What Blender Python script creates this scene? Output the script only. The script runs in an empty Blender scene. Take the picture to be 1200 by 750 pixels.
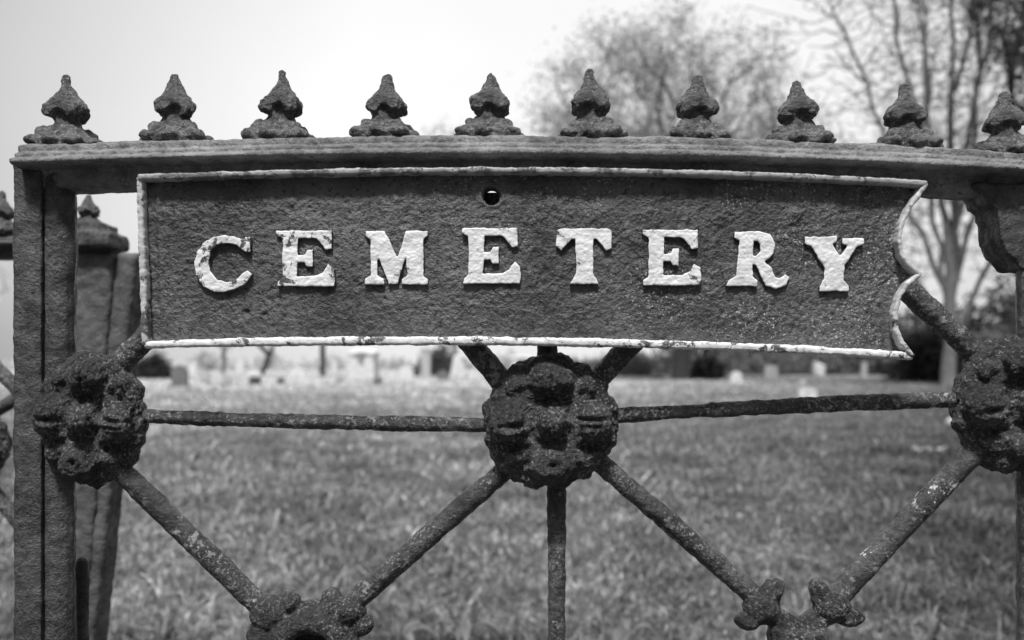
import bpy, bmesh, math, random
import numpy as np
import time; _T0 = time.time()
from mathutils import Vector, Matrix, noise, Quaternion

# ---------------------------------------------------------------- basics
S, D, H = 0.0008, 0.75, 0.95        # metres per photo pixel at the gate, camera distance, eye height
F = D / S
scene = bpy.context.scene
COL = scene.collection
R = math.radians

def P(px, py, y=0.0):
    s = S * (D + y) / D
    return Vector(((px - 600) * s, y, H + (425 - py) * s))

def tag(o, label=None, cat=None, group=None, kind=None):
    for k, v in (('label', label), ('category', cat), ('group', group), ('kind', kind)):
        if v:
            o[k] = v
    return o

def link(name, me, mat=None, parent=None):
    o = bpy.data.objects.new(name, me)
    COL.objects.link(o)
    if mat:
        me.materials.clear()
        me.materials.append(mat)
    if parent:
        o.parent = parent
        o.matrix_parent_inverse = parent.matrix_world.inverted()
    return o

def empty(name, loc=(0, 0, 0)):
    o = bpy.data.objects.new(name, None)
    COL.objects.link(o)
    o.location = loc
    bpy.context.view_layer.update()
    o.empty_display_size = 0.05
    return o

def mesh_np(name, verts, faces, smooth=True):
    """verts (n,3); faces (m,k) array with constant k"""
    me = bpy.data.meshes.new(name)
    verts = np.asarray(verts, dtype=np.float32)
    faces = np.asarray(faces, dtype=np.int32)
    m, k = faces.shape
    me.vertices.add(len(verts)); me.vertices.foreach_set('co', verts.ravel())
    me.loops.add(m * k); me.loops.foreach_set('vertex_index', faces.ravel())
    me.polygons.add(m)
    me.polygons.foreach_set('loop_start', np.arange(0, m * k, k, dtype=np.int32))
    me.update(calc_edges=True)
    if smooth:
        me.polygons.foreach_set('use_smooth', np.ones(m, dtype=bool))
    me.validate()
    return me

def baked(me, voxel=None, smooth=0, sub=0):
    """remesh a union of closed lumps into one cast piece"""
    o = bpy.data.objects.new('tmp_cast', me); COL.objects.link(o)
    if voxel:
        m = o.modifiers.new('r', 'REMESH'); m.mode = 'VOXEL'; m.voxel_size = voxel; m.use_smooth_shade = True
    if smooth:
        m = o.modifiers.new('s', 'SMOOTH'); m.factor = 0.5; m.iterations = smooth
    dg = bpy.context.evaluated_depsgraph_get()
    dg.update()
    out = bpy.data.meshes.new_from_object(o.evaluated_get(dg))
    bpy.data.objects.remove(o)
    out.polygons.foreach_set('use_smooth', np.ones(len(out.polygons), dtype=bool))
    return out

_rs = np.random.RandomState(7)
_PERM = np.tile(_rs.permutation(256), 3)
_GRAD = _rs.randn(256, 3); _GRAD /= np.linalg.norm(_GRAD, axis=1)[:, None]
def perlin(p):
    """gradient noise on an (n,3) array, about -1..1"""
    i = np.floor(p).astype(np.int64); f = p - i; i &= 255
    u = f * f * f * (f * (f * 6 - 15) + 10)
    tot = np.zeros(len(p))
    for dx in (0, 1):
        for dy in (0, 1):
            for dz in (0, 1):
                gidx = _PERM[_PERM[_PERM[i[:, 0] + dx] + i[:, 1] + dy] + i[:, 2] + dz]
                gr = _GRAD[gidx]
                dot = gr[:, 0] * (f[:, 0] - dx) + gr[:, 1] * (f[:, 1] - dy) + gr[:, 2] * (f[:, 2] - dz)
                wt = (u[:, 0] if dx else 1 - u[:, 0]) * (u[:, 1] if dy else 1 - u[:, 1]) * (u[:, 2] if dz else 1 - u[:, 2])
                tot += wt * dot
    return tot * 1.5

def roughen(me, amps, seed=0, fn=None):
    """amps: list of (frequency 1/m, amplitude m); pushes every vertex along its normal"""
    n = len(me.vertices)
    co = np.empty(n * 3, dtype=np.float32); me.vertices.foreach_get('co', co); co = co.reshape(-1, 3)
    no = np.empty(n * 3, dtype=np.float32); me.vertices.foreach_get('normal', no); no = no.reshape(-1, 3)
    off = np.array((seed * 7.13, seed * 3.71, seed * 5.37))
    d = np.zeros(n)
    for f, a in amps:
        d += a * perlin(co * f + off)
    if fn:
        d += fn(co)
    co += (no * d[:, None]).astype(np.float32)
    me.vertices.foreach_set('co', co.ravel())
    me.update()
    return me

# ---------------------------------------------------------------- bmesh shapes
def bm_ellipsoid(bm, c, r, rot=None, seg=20):
    c = Vector(c); nv = max(8, seg // 2)
    def pt(x, y, z):
        v = Vector((x * r[0], y * r[1], z * r[2]))
        if rot is not None: v = rot @ v
        return bm.verts.new(c + v)
    top, bot = pt(0, 0, 1), pt(0, 0, -1); rings = []
    for j in range(1, nv):
        th = math.pi * j / nv; st, ct = math.sin(th), math.cos(th)
        rings.append([pt(st * math.cos(2 * math.pi * k / seg), st * math.sin(2 * math.pi * k / seg), ct) for k in range(seg)])
    nf = bm.faces.new
    for k in range(seg):
        k2 = (k + 1) % seg
        nf((top, rings[0][k], rings[0][k2])); nf((bot, rings[-1][k2], rings[-1][k]))
        for j in range(nv - 2):
            nf((rings[j][k], rings[j + 1][k], rings[j + 1][k2], rings[j][k2]))

def bm_cone(bm, a, b, ra, rb, seg=20):
    a, b = Vector(a), Vector(b); d = b - a
    M = Matrix.Translation((a + b) / 2) @ d.to_track_quat('Z', 'Y').to_matrix().to_4x4()
    bmesh.ops.create_cone(bm, cap_ends=True, segments=seg, radius1=ra, radius2=rb, depth=d.length, matrix=M)

def bm_box(bm, lo, hi, bevel=0.0, M=None):
    lo, hi = Vector(lo), Vector(hi)
    r = bmesh.ops.create_cube(bm, size=1, matrix=Matrix.Translation((lo + hi) / 2) @ Matrix.Diagonal((*(hi - lo), 1)))
    vs = r['verts']
    if bevel:
        es = list({e for v in vs for e in v.link_edges})
        rr = bmesh.ops.bevel(bm, geom=es, offset=bevel, segments=2, affect='EDGES', profile=0.6)
        vs = list({v for f in rr['faces'] for v in f.verts} | {v for v in vs if v.is_valid})
    if M is not None:
        bmesh.ops.transform(bm, matrix=M, verts=vs)
    return vs

def bm_lathe(bm, prof, c, seg=32, mod=None):
    rings = []
    for i, (r, h) in enumerate(prof):
        ring = []
        for k in range(seg):
            a = 2 * math.pi * k / seg
            rr = r * (mod(a, h) if mod else 1)
            ring.append(bm.verts.new((c[0] + rr * math.cos(a), c[1] + rr * math.sin(a), c[2] + h)))
        rings.append(ring)
    for i in range(len(rings) - 1):
        for k in range(seg):
            k2 = (k + 1) % seg
            bm.faces.new((rings[i][k], rings[i][k2], rings[i + 1][k2], rings[i + 1][k]))
    bm.faces.new(rings[0][::-1]); bm.faces.new(rings[-1])

def to_mesh(bm, name='m'):
    me = bpy.data.meshes.new(name)
    bmesh.ops.recalc_face_normals(bm, faces=bm.faces)
    bm.to_mesh(me); bm.free()
    return me

def sweep(points, profile_fn, closed=False, up=Vector((0, 0, 1))):
    """points: Vectors; profile_fn(i, t) -> list of (side, up) offsets; returns mesh"""
    n = len(points); verts = []; k = None
    for i, p in enumerate(points):
        if closed:
            t = (points[(i + 1) % n] - points[i - 1]).normalized()
        else:
            t = (points[min(i + 1, n - 1)] - points[max(i - 1, 0)]).normalized()
        side = t.cross(up).normalized(); u = side.cross(t).normalized()
        pr = profile_fn(i, i / (n - 1)); k = len(pr)
        for a, b in pr:
            verts.append(p + side * a + u * b)
    faces = []
    for i in range(n if closed else n - 1):
        j = (i + 1) % n
        for q in range(k):
            q2 = (q + 1) % k
            faces.append((i * k + q, i * k + q2, j * k + q2, j * k + q))
    me = bpy.data.meshes.new('sweep')
    if not closed:
        faces.append(tuple(range(k))[::-1]); faces.append(tuple(range((n - 1) * k, n * k)))
    me.from_pydata([tuple(v) for v in verts], [], faces); me.update()
    bm = bmesh.new(); bm.from_mesh(me); bmesh.ops.recalc_face_normals(bm, faces=bm.faces); bm.to_mesh(me); bm.free()
    me.polygons.foreach_set('use_smooth', np.ones(len(me.polygons), dtype=bool))
    return me

def rod_mesh(a, b, r0, r1, seed, step=0.0016, seg=22, bow=0.0):
    a, b = Vector(a), Vector(b); L = (b - a).length; n = max(4, int(L / step))
    pts = [a.lerp(b, i / n) + Vector((0, 0, -bow * 4 * (i / n) * (1 - i / n))) for i in range(n + 1)]
    upv = Vector((0, 1, 0))
    def pf(i, t):
        r = r0 + (r1 - r0) * t
        return [(r * math.cos(2 * math.pi * q / seg), r * math.sin(2 * math.pi * q / seg)) for q in range(seg)]
    me = sweep(pts, pf, up=upv)
    return roughen(me, [(18, .0011), (70, .0010), (190, .0007), (420, .0003)], seed)

# ---------------------------------------------------------------- materials
class NT:
    def __init__(s, mat):
        s.t = mat.node_tree; s.t.nodes.clear()
    def n(s, typ, ins=None, **kw):
        nd = s.t.nodes.new(typ)
        for k, v in kw.items():
            setattr(nd, k, v)
        for k, v in (ins or {}).items():
            if isinstance(v, bpy.types.NodeSocket):
                s.t.links.new(v, nd.inputs[k])
            else:
                nd.inputs[k].default_value = v
        return nd
    def noise(s, vec, scale, detail=4, rough=.55, dist=0):
        return s.n('ShaderNodeTexNoise', {'Vector': vec, 'Scale': scale, 'Detail': detail, 'Roughness': rough, 'Distortion': dist}).outputs['Fac']
    def ramp(s, fac, stops):
        nd = s.n('ShaderNodeValToRGB', {'Fac': fac})
        cr = nd.color_ramp
        while len(cr.elements) < len(stops):
            cr.elements.new(0.5)
        for e, (p, v) in zip(cr.elements, stops):
            e.position = p; e.color = (v, v, v, 1)
        return nd.outputs['Color']
    def mix(s, fac, a, b):
        nd = s.n('ShaderNodeMix', data_type='FLOAT')
        for idx, v in ((0, fac), (2, a), (3, b)):
            if isinstance(v, bpy.types.NodeSocket):
                s.t.links.new(v, nd.inputs[idx])
            else:
                nd.inputs[idx].default_value = v
        return nd.outputs[0]
    def math(s, op, a, b=0.0, clamp=False):
        nd = s.n('ShaderNodeMath', operation=op, use_clamp=clamp)
        for idx, v in ((0, a), (1, b)):
            if isinstance(v, bpy.types.NodeSocket):
                s.t.links.new(v, nd.inputs[idx])
            else:
                nd.inputs[idx].default_value = v
        return nd.outputs[0]
    def bump(s, h, strength, dist, normal=None):
        ins = {'Height': h, 'Strength': strength, 'Distance': dist}
        if normal is not None:
            ins['Normal'] = normal
        return s.n('ShaderNodeBump', ins).outputs['Normal']

def new_mat(name):
    m = bpy.data.materials.new(name); m.use_nodes = True
    return m, NT(m)

def g(v):
    return (v, v, v, 1)

def iron(name, base=.07, dark=.02, lichen=.30, lich_amt=.6, rough=.42, patch=.5, bumpk=1.0, flake=0.0, spread=.43):
    """old glossy black paint over pitted, patchily rusted iron"""
    m, t = new_mat(name)
    co = t.n('ShaderNodeTexCoord').outputs['Object']
    big = t.noise(co, 12, 4, .6, .2)
    mid = t.noise(co, 70, 6, .66, .15)
    med = t.noise(co, 210, 5, .68)
    fine = t.noise(co, 480, 3, .65)
    c0 = t.mix(t.ramp(big, [(.36, 0), (.62, 1)]), base * .55, base * 1.35)
    c1 = t.mix(t.ramp(mid, [(.38, 1), (.56, 0)]), c0, t.mix(patch, c0, dark))
    pit = t.ramp(med, [(.30, 1), (.42, 0)])
    c2 = t.mix(pit, c1, dark * .7)
    where = t.ramp(t.noise(co, 20, 4, .65), [(spread, 0), (spread + .17, 1)])
    sp = t.math('MULTIPLY', t.ramp(t.noise(co, 330, 4, .75), [(.53, 0), (.62, 1)]), where)
    c3 = t.mix(t.math('MULTIPLY', sp, lich_amt), c2, lichen)
    if flake:
        fl = t.math('MULTIPLY', t.ramp(t.noise(co, 110, 5, .7, .15), [(.55, 0), (.58, 1)]),
                    t.ramp(t.noise(co, 16, 3, .5), [(.49, 0), (.56, 1)]))
        c3 = t.mix(t.math('MULTIPLY', fl, flake), c3, .66)
    hgt = t.math('ADD', t.math('MULTIPLY', mid, .55), t.math('ADD', t.math('MULTIPLY', med, .42), t.math('MULTIPLY', fine, .16)))
    nrm = t.bump(hgt, 1.0, .0065 * bumpk)
    rg = t.mix(t.ramp(mid, [(.40, 1), (.58, 0)]), rough - .04, rough + .3)
    b = t.n('ShaderNodeBsdfPrincipled', {'Base Color': c3, 'Roughness': rg, 'Normal': nrm, 'Specular IOR Level': .5})
    t.n('ShaderNodeOutputMaterial', {'Surface': b.outputs[0]})
    return m

def paint_white(name, white=.82, under=.10, wear=.45, dirt=0.0, faces=False, co_scale=1.0):
    """old brushed white paint chipping off dark iron; faces: painted only on the front of the casting"""
    m, t = new_mat(name)
    co = t.n('ShaderNodeTexCoord').outputs['Object']
    n1 = t.noise(co, 75, 6, .66, .5); n2 = t.noise(co, 330, 4, .65, .3); n3 = t.noise(co, 18, 3, .55)
    v = t.math('ADD', t.math('MULTIPLY', n1, .55), t.math('ADD', t.math('MULTIPLY', n2, .15), t.math('MULTIPLY', n3, .30)))
    if faces:
        ny = t.n('ShaderNodeSeparateXYZ', {'Vector': t.n('ShaderNodeNewGeometry').outputs['Normal']}).outputs[1]
        v = t.math('SUBTRACT', v, t.n('ShaderNodeMapRange', {'Value': ny, 'From Min': -.85, 'From Max': -.35, 'To Min': 0, 'To Max': .20}).outputs[0])
    k = .5 + (wear - .5) * .25
    mask = t.ramp(v, [(k - .012, 0), (k + .012, 1)])
    br = t.n('ShaderNodeMapping', {'Vector': co, 'Scale': (60, 60, 420)}).outputs[0]
    n4 = t.noise(br, 1, 3, .5)
    wcol = t.mix(t.ramp(n4, [(.35, 0), (.6, 1)]), white * .80, white)
    wcol = t.mix(t.math('MULTIPLY', t.ramp(n1, [(.38, 1), (.52, 0)]), .35 + dirt), wcol, white * .55)
    c = t.mix(mask, under, wcol)
    h = t.math('ADD', t.math('MULTIPLY', mask, .30), t.math('ADD', t.math('MULTIPLY', n1, .35), t.math('MULTIPLY', n2, .18)))
    nrm = t.bump(h, .8, .003)
    b = t.n('ShaderNodeBsdfPrincipled', {'Base Color': c, 'Roughness': .48, 'Normal': nrm, 'Specular IOR Level': .4})
    t.n('ShaderNodeOutputMaterial', {'Surface': b.outputs[0]})
    return m

def stone(name, v, scale=6):
    m, t = new_mat(name)
    co = t.n('ShaderNodeTexCoord').outputs['Object']
    n1 = t.noise(co, scale, 6, .65); n2 = t.noise(co, scale * 9, 4, .6)
    c = t.mix(t.ramp(n1, [(.35, 0), (.62, 1)]), v * .6, v)
    c = t.mix(t.ramp(n2, [(.3, .5), (.5, 0)]), c, v * .5)
    b = t.n('ShaderNodeBsdfPrincipled', {'Base Color': c, 'Roughness': .8, 'Normal': t.bump(n2, .5, .01)})
    t.n('ShaderNodeOutputMaterial', {'Surface': b.outputs[0]})
    return m

def leafy(name, lo, hi, transl=.35, patch=None):
    m, t = new_mat(name)
    geo = t.n('ShaderNodeNewGeometry')
    rnd = geo.outputs['Random Per Island']
    c = t.mix(rnd, lo, hi)
    if patch:
        pos = geo.outputs['Position']
        n1 = t.noise(pos, patch[0], 4, .6)
        c = t.math('MULTIPLY', c, t.mix(t.ramp(n1, [(.35, 0), (.62, 1)]), patch[1], patch[2]))
    a = t.n('ShaderNodeBsdfPrincipled', {'Base Color': c, 'Roughness': .55, 'Specular IOR Level': .3})
    b = t.n('ShaderNodeBsdfTranslucent', {'Color': c})
    mx = t.n('ShaderNodeMixShader', {0: transl, 1: a.outputs[0], 2: b.outputs[0]})
    t.n('ShaderNodeOutputMaterial', {'Surface': mx.outputs[0]})
    return m

def bark(name, v):
    m, t = new_mat(name)
    co = t.n('ShaderNodeTexCoord').outputs['Object']
    mp = t.n('ShaderNodeMapping', {'Vector': co, 'Scale': (6, 6, 1.2)}).outputs[0]
    n1 = t.noise(mp, 2.5, 6, .65)
    c = t.mix(t.ramp(n1, [(.3, 0), (.65, 1)]), v * .5, v * 1.3)
    b = t.n('ShaderNodeBsdfPrincipled', {'Base Color': c, 'Roughness': .9, 'Normal': t.bump(n1, .8, .04)})
    t.n('ShaderNodeOutputMaterial', {'Surface': b.outputs[0]})
    return m

M_POST = iron('post_iron', .078, .012, .22, .45, .42, .6, .9)
M_RAIL = iron('rail_iron', .21, .03, .42, .5, .42, .5, .8)
M_FIN = iron('finial_iron', .13, .008, .40, .7, .34, .8, 1.6, spread=.39)
M_ROS = iron('rosette_iron', .052, .005, .34, .75, .34, .8, 1.7, spread=.37)
M_ROD = iron('rod_iron', .065, .012, .42, .85, .40, .6, 1.1, flake=.35)
M_RODF = iron('flaked_rod_iron', .075, .014, .36, .7, .42, .6, 1.1, flake=1.0)
M_BACK = iron('weathered_post_iron', .11, .03, .22, .3, .5, .4, .7)
M_LET = paint_white('letter_paint', .86, .10, .14, faces=True)
M_LETW = paint_white('worn_letter_paint', .85, .10, .27, faces=True)
M_LETC = paint_white('flaking_letter_paint', .84, .09, .34, faces=True)
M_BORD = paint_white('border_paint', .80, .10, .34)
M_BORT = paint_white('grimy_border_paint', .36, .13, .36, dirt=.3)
M_BORR = paint_white('thin_border_paint', .58, .12, .36, dirt=.15)

def plate_mat():
    m, t = new_mat('sign_plate_iron')
    co = t.n('ShaderNodeTexCoord').outputs['Object']
    big = t.noise(co, 7, 4, .6, .8); mid = t.noise(co, 52, 5, .62, .1)
    med = t.noise(co, 190, 4, .66, .12); fine = t.noise(co, 480, 3, .6)
    c = t.mix(t.ramp(big, [(.38, 0), (.62, 1)]), .036, .105)
    c = t.mix(t.ramp(mid, [(.55, 0), (.70, .6)]), c, .11)
    c = t.mix(t.ramp(med, [(.36, 1), (.45, 0)]), c, .014)
    sep = t.n('ShaderNodeSeparateXYZ', {'Vector': co})
    # pale specks, thickest along the upper middle of the plate
    zz = t.n('ShaderNodeMapRange', {'Value': sep.outputs[2], 'From Min': .10, 'From Max': .14}).outputs[0]
    xx = t.n('ShaderNodeMapRange', {'Value': sep.outputs[0], 'From Min': -.12, 'From Max': .04}).outputs[0]
    sp = t.math('MULTIPLY', t.math('MULTIPLY', t.ramp(t.noise(co, 430, 4, .7), [(.58, 0), (.64, 1)]), t.ramp(t.noise(co, 14, 3, .5), [(.46, 0), (.60, 1)])), t.mix(t.math('MULTIPLY', zz, xx), .15, 1.0))
    c = t.mix(sp, c, .50)
    # faint runs down the plate
    st = t.n('ShaderNodeMapping', {'Vector': co, 'Scale': (32, 32, 4)}).outputs[0]
    c = t.mix(t.ramp(t.noise(st, 1.5, 4, .6), [(.56, 0), (.74, .5)]), c, .15)
    h = t.math('ADD', t.math('MULTIPLY', med, .55), t.math('ADD', t.math('MULTIPLY', mid, .5), t.math('MULTIPLY', fine, .10)))
    b = t.n('ShaderNodeBsdfPrincipled', {'Base Color': c, 'Roughness': t.mix(t.ramp(mid, [(.4, 1), (.6, 0)]), .38, .66), 'Normal': t.bump(h, 1.0, .0062), 'Specular IOR Level': .6})
    t.n('ShaderNodeOutputMaterial', {'Surface': b.outputs[0]})
    return m
M_PLATE = plate_mat()

# ---------------------------------------------------------------- the gate
def interp(x, pts):
    return float(np.interp(x, [p[0] for p in pts], [p[1] for p in pts]))

RT = [(-40, 174), (12, 171), (100, 168), (210, 165.5), (330, 162.8), (450, 161), (600, 160.2), (700, 160.8), (815, 163), (937, 167), (1060, 172), (1178, 179), (1300, 187)]
def rail_z(px):
    xs = np.array([p[0] for p in RT]); ys = np.array([p[1] for p in RT])
    c = np.polyfit(xs, ys, 4)
    return float(np.polyval(c, px))

def rail_mesh(px0, px1, zfn, y0, sc=1.0, step=2.0, seed=1):
    # profile (depth, px below the top)
    prof = [(.030, 0), (-.004, 0), (-.0085, 2.5), (-.0095, 5), (-.0094, 9), (-.0094, 10.4), (-.0105, 11.6), (-.0125, 13), (-.0150, 14), (-.0155, 16.5), (-.0153, 17.8), (-.0160, 19), (-.0200, 20.5),
            (-.0225, 23), (-.0228, 26), (-.0205, 28.2), (-.012, 29), (0, 29.5), (.001, 33), (.001, 40), (.001, 47), (.004, 50.5), (.012, 51.5), (.026, 51.5), (.030, 48), (.031, 24)]
    # densify
    pr = []
    for i in range(len(prof)):
        a, b = prof[i], prof[(i + 1) % len(prof)]
        L = math.hypot(a[0] - b[0], (a[1] - b[1]) * S); k = max(1, int(L / .003))
        for j in range(k):
            pr.append((a[0] + (b[0] - a[0]) * j / k, a[1] + (b[1] - a[1]) * j / k))
    n = int((px1 - px0) / step)
    verts = []
    for i in range(n + 1):
        px = px0 + (px1 - px0) * i / n
        b = P(px, zfn(px), y0)
        for d, z in pr:
            verts.append((b.x, y0 + d * sc, b.z - z * S * sc))
    k = len(pr); faces = []
    for i in range(n):
        for q in range(k):
            q2 = (q + 1) % k
            faces.append((i * k + q, (i + 1) * k + q, (i + 1) * k + q2, i * k + q2))
    faces.append(tuple(range(k))); faces.append(tuple(range(n * k, (n + 1) * k))[::-1])
    me = bpy.data.meshes.new('rail'); me.from_pydata(verts, [], faces); me.update()
    bm = bmesh.new(); bm.from_mesh(me); bmesh.ops.recalc_face_normals(bm, faces=bm.faces); bm.to_mesh(me); bm.free()
    me.polygons.foreach_set('use_smooth', np.ones(len(me.polygons), dtype=bool))
    return roughen(me, [(12, .0014), (45, .0011), (120, .0007), (300, .0004)], seed)

def finial_mesh(seed, sc=1.0):
    rnd = random.Random(seed)
    u = S * sc
    bm = bmesh.new()
    prof = [(36, -3), (37, 3), (33, 9), (28, 15), (22, 20), (17, 24), (13.5, 27.5), (14, 30), (19, 33), (22, 37), (23.5, 41), (23, 45), (20.5, 49), (16.5, 53),
            (12.5, 58), (9.5, 63), (7.2, 68), (5.8, 73), (4.8, 78), (4.0, 80.5), (2.0, 82)]
    a0 = rnd.uniform(-.2, .2)
    def mod(a, h):
        if h > 52: return 1 + .08 * math.cos(4 * (a - a0 - .78))
        return 1 + (.07 if h > 30 else .05) * math.cos(4 * (a - a0))
    bm_lathe(bm, [(r * u, h * u) for r, h in prof], (0, 0, 0), 32, lambda a, h: mod(a, h / u))
    for k in range(4):
        a = a0 + k * math.pi / 2 + rnd.uniform(-.12, .12)
        c, s = math.cos(a), math.sin(a)
        rot = Matrix.Rotation(a, 3, 'Z')
        j = lambda v: v * rnd.uniform(.88, 1.12)
        bm_ellipsoid(bm, Vector((c * 33, s * 33, 5)) * u, Vector((j(12), j(12), j(7.5))) * u, rot)
        bm_ellipsoid(bm, Vector((c * 24, s * 24, 14)) * u, Vector((j(10), j(10), j(8))) * u, rot)
        bm_ellipsoid(bm, Vector((c * 17.5, s * 17.5, 38)) * u, Vector((j(8.5), j(8.0), j(8.5))) * u, rot)
        a2 = a + math.pi / 4
        bm_ellipsoid(bm, Vector((math.cos(a2) * 29, math.sin(a2) * 29, 4)) * u, Vector((12, 12, 6)) * u, Matrix.Rotation(a2, 3, 'Z'))
        bm_ellipsoid(bm, Vector((math.cos(a2) * 13, math.sin(a2) * 13, 24)) * u, Vector((6, 5, 11)) * u, Matrix.Rotation(a2, 3, 'Z'))
    me = baked(to_mesh(bm), voxel=.0012 if sc > .9 else .002, smooth=2)
    pits = []
    for k in range(4):
        for da, rr, hh, ss, aa in ((math.pi / 4, 19, 34, .0045, .0055), (0, 20, 29, .004, .003), (math.pi / 4 + .2, 28, 13, .0045, .004), (.35, 27, 9, .004, .003)):
            an = a0 + k * math.pi / 2 + da + rnd.uniform(-.15, .15)
            pits.append((Vector((math.cos(an) * rr, math.sin(an) * rr, hh)) * u, ss, aa))
    def fn(c):
        d = 0
        hh = np.clip((c[:, 2] / u - 70) / 12, 0, 1)
        for p, ss, aa in pits:
            d = d - aa * np.exp(-(np.linalg.norm(c - np.array(p), axis=1) / ss) ** 2)
        return d
    return roughen(me, [(24, .0016), (75, .0018), (170, .0015), (420, .0006)], seed * 3 + 1, fn)

gate = empty('cemetery_gate', (P(52, 425).x, .015, 0))
tag(gate, 'weathered cast iron gate with spiked top rail and rosettes, carrying the sign', 'gate')
link('top_rail', rail_mesh(29, 1262, rail_z, 0, seed=2), M_RAIL, gate)

FIN = [(79, 87, 165), (206, 86, 163), (329, 85, 161), (452, 87, 158.5), (573, 83, 157), (693, 82, 158.5), (815, 89, 161), (937, 95, 165), (1060, 99, 170), (1178, 107, 177)]
for i, (px, ty, by) in enumerate(FIN):
    me = finial_mesh(i + 1)
    me.transform(Matrix.Rotation(.78 + random.Random(i + 9).uniform(-.25, .25), 4, 'Z'))
    o = link('finial', me, M_FIN, None)
    o.location = P(px, rail_z(px) + 4, .014)
    o.rotation_euler = (random.Random(i).uniform(-.03, .03), random.Random(i + 50).uniform(-.04, .04), 0)
    hgt = (by - ty + 6) / 81.0 * 1.013
    o.scale = (1.06, .80, hgt)
    o.parent = gate; o.matrix_parent_inverse = gate.matrix_world.inverted()

# posts: front face, groove, and a slanted inner face
def post_mesh(prof, z0, z1, seed, step=.0028):
    pr = []
    for i in range(len(prof)):
        a, b = Vector(prof[i]), Vector(prof[(i + 1) % len(prof)])
        k = max(1, int((a - b).length / .003))
        for j in range(k):
            pr.append(a.lerp(b, j / k))
    n = int((z1 - z0) / step); verts = []
    for i in range(n + 1):
        z = z0 + (z1 - z0) * i / n
        for p in pr:
            verts.append((p.x, p.y, z))
    k = len(pr); faces = []
    for i in range(n):
        for q in range(k):
            q2 = (q + 1) % k
            faces.append((i * k + q, i * k + q2, (i + 1) * k + q2, (i + 1) * k + q))
    faces.append(tuple(range(k))[::-1]); faces.append(tuple(range(n * k, (n + 1) * k)))
    me = bpy.data.meshes.new('post'); me.from_pydata(verts, [], faces); me.update()
    bm = bmesh.new(); bm.from_mesh(me); bmesh.ops.recalc_face_normals(bm, faces=bm.faces); bm.to_mesh(me); bm.free()
    me.polygons.foreach_set('use_smooth', np.ones(len(me.polygons), dtype=bool))
    return roughen(me, [(9, .0016), (35, .0012), (110, .0008), (300, .0005)], seed)

def X(px, y):
    return (px - 600) * S * (D + y) / D
topz = P(0, 186).z
lp = [(X(14, -.004), .002), (X(16, -.003), -.003), (X(30, -.004), -.004), (X(46, -.002), -.002), (X(49, -.001), -.001), (X(51, .004), .005), (X(54, .002), .001),
      (X(66, .002), .001), (X(78, .006), .005), (X(88, .014), .014), (X(90, .03), .030), (X(84, .042), .046), (X(40, .045), .046), (X(14, .02), .040)]
link('gate_post', post_mesh(lp, .02, topz, 5), M_POST, gate)
rp = [(X(1194, .002), .004), (X(1197, -.002), -.004), (X(1215, -.004), -.006), (X(1240, -.004), -.006), (X(1244, 0), .004), (X(1244, .04), .042), (X(1192, .04), .042)]
rpz = P(1190, 215).z
link('gate_post', post_mesh(rp, .02, rpz, 6), M_POST, gate)

# corner brace below the rail at the right-hand post
def prism(outline, y0, y1, voxel=.002, seed=0, amps=((20, .002), (70, .0014), (200, .0008))):
    bm = bmesh.new()
    vs = [bm.verts.new(P(px, py, y0) if True else 0) for px, py in outline]
    f = bm.faces.new(vs)
    r = bmesh.ops.extrude_face_region(bm, geom=[f])
    for v in r['geom']:
        if isinstance(v, bmesh.types.BMVert):
            v.co.y += y1 - y0
    return roughen(baked(to_mesh(bm), voxel=voxel, smooth=2), list(amps), seed)

link('corner_brace', prism([(1140, 214), (1153, 226), (1158, 238), (1168, 245), (1171, 262), (1174, 280), (1180, 296), (1190, 304), (1196, 316), (1250, 316), (1250, 214)], -.006, .03, seed=11), M_POST, gate)

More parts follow.
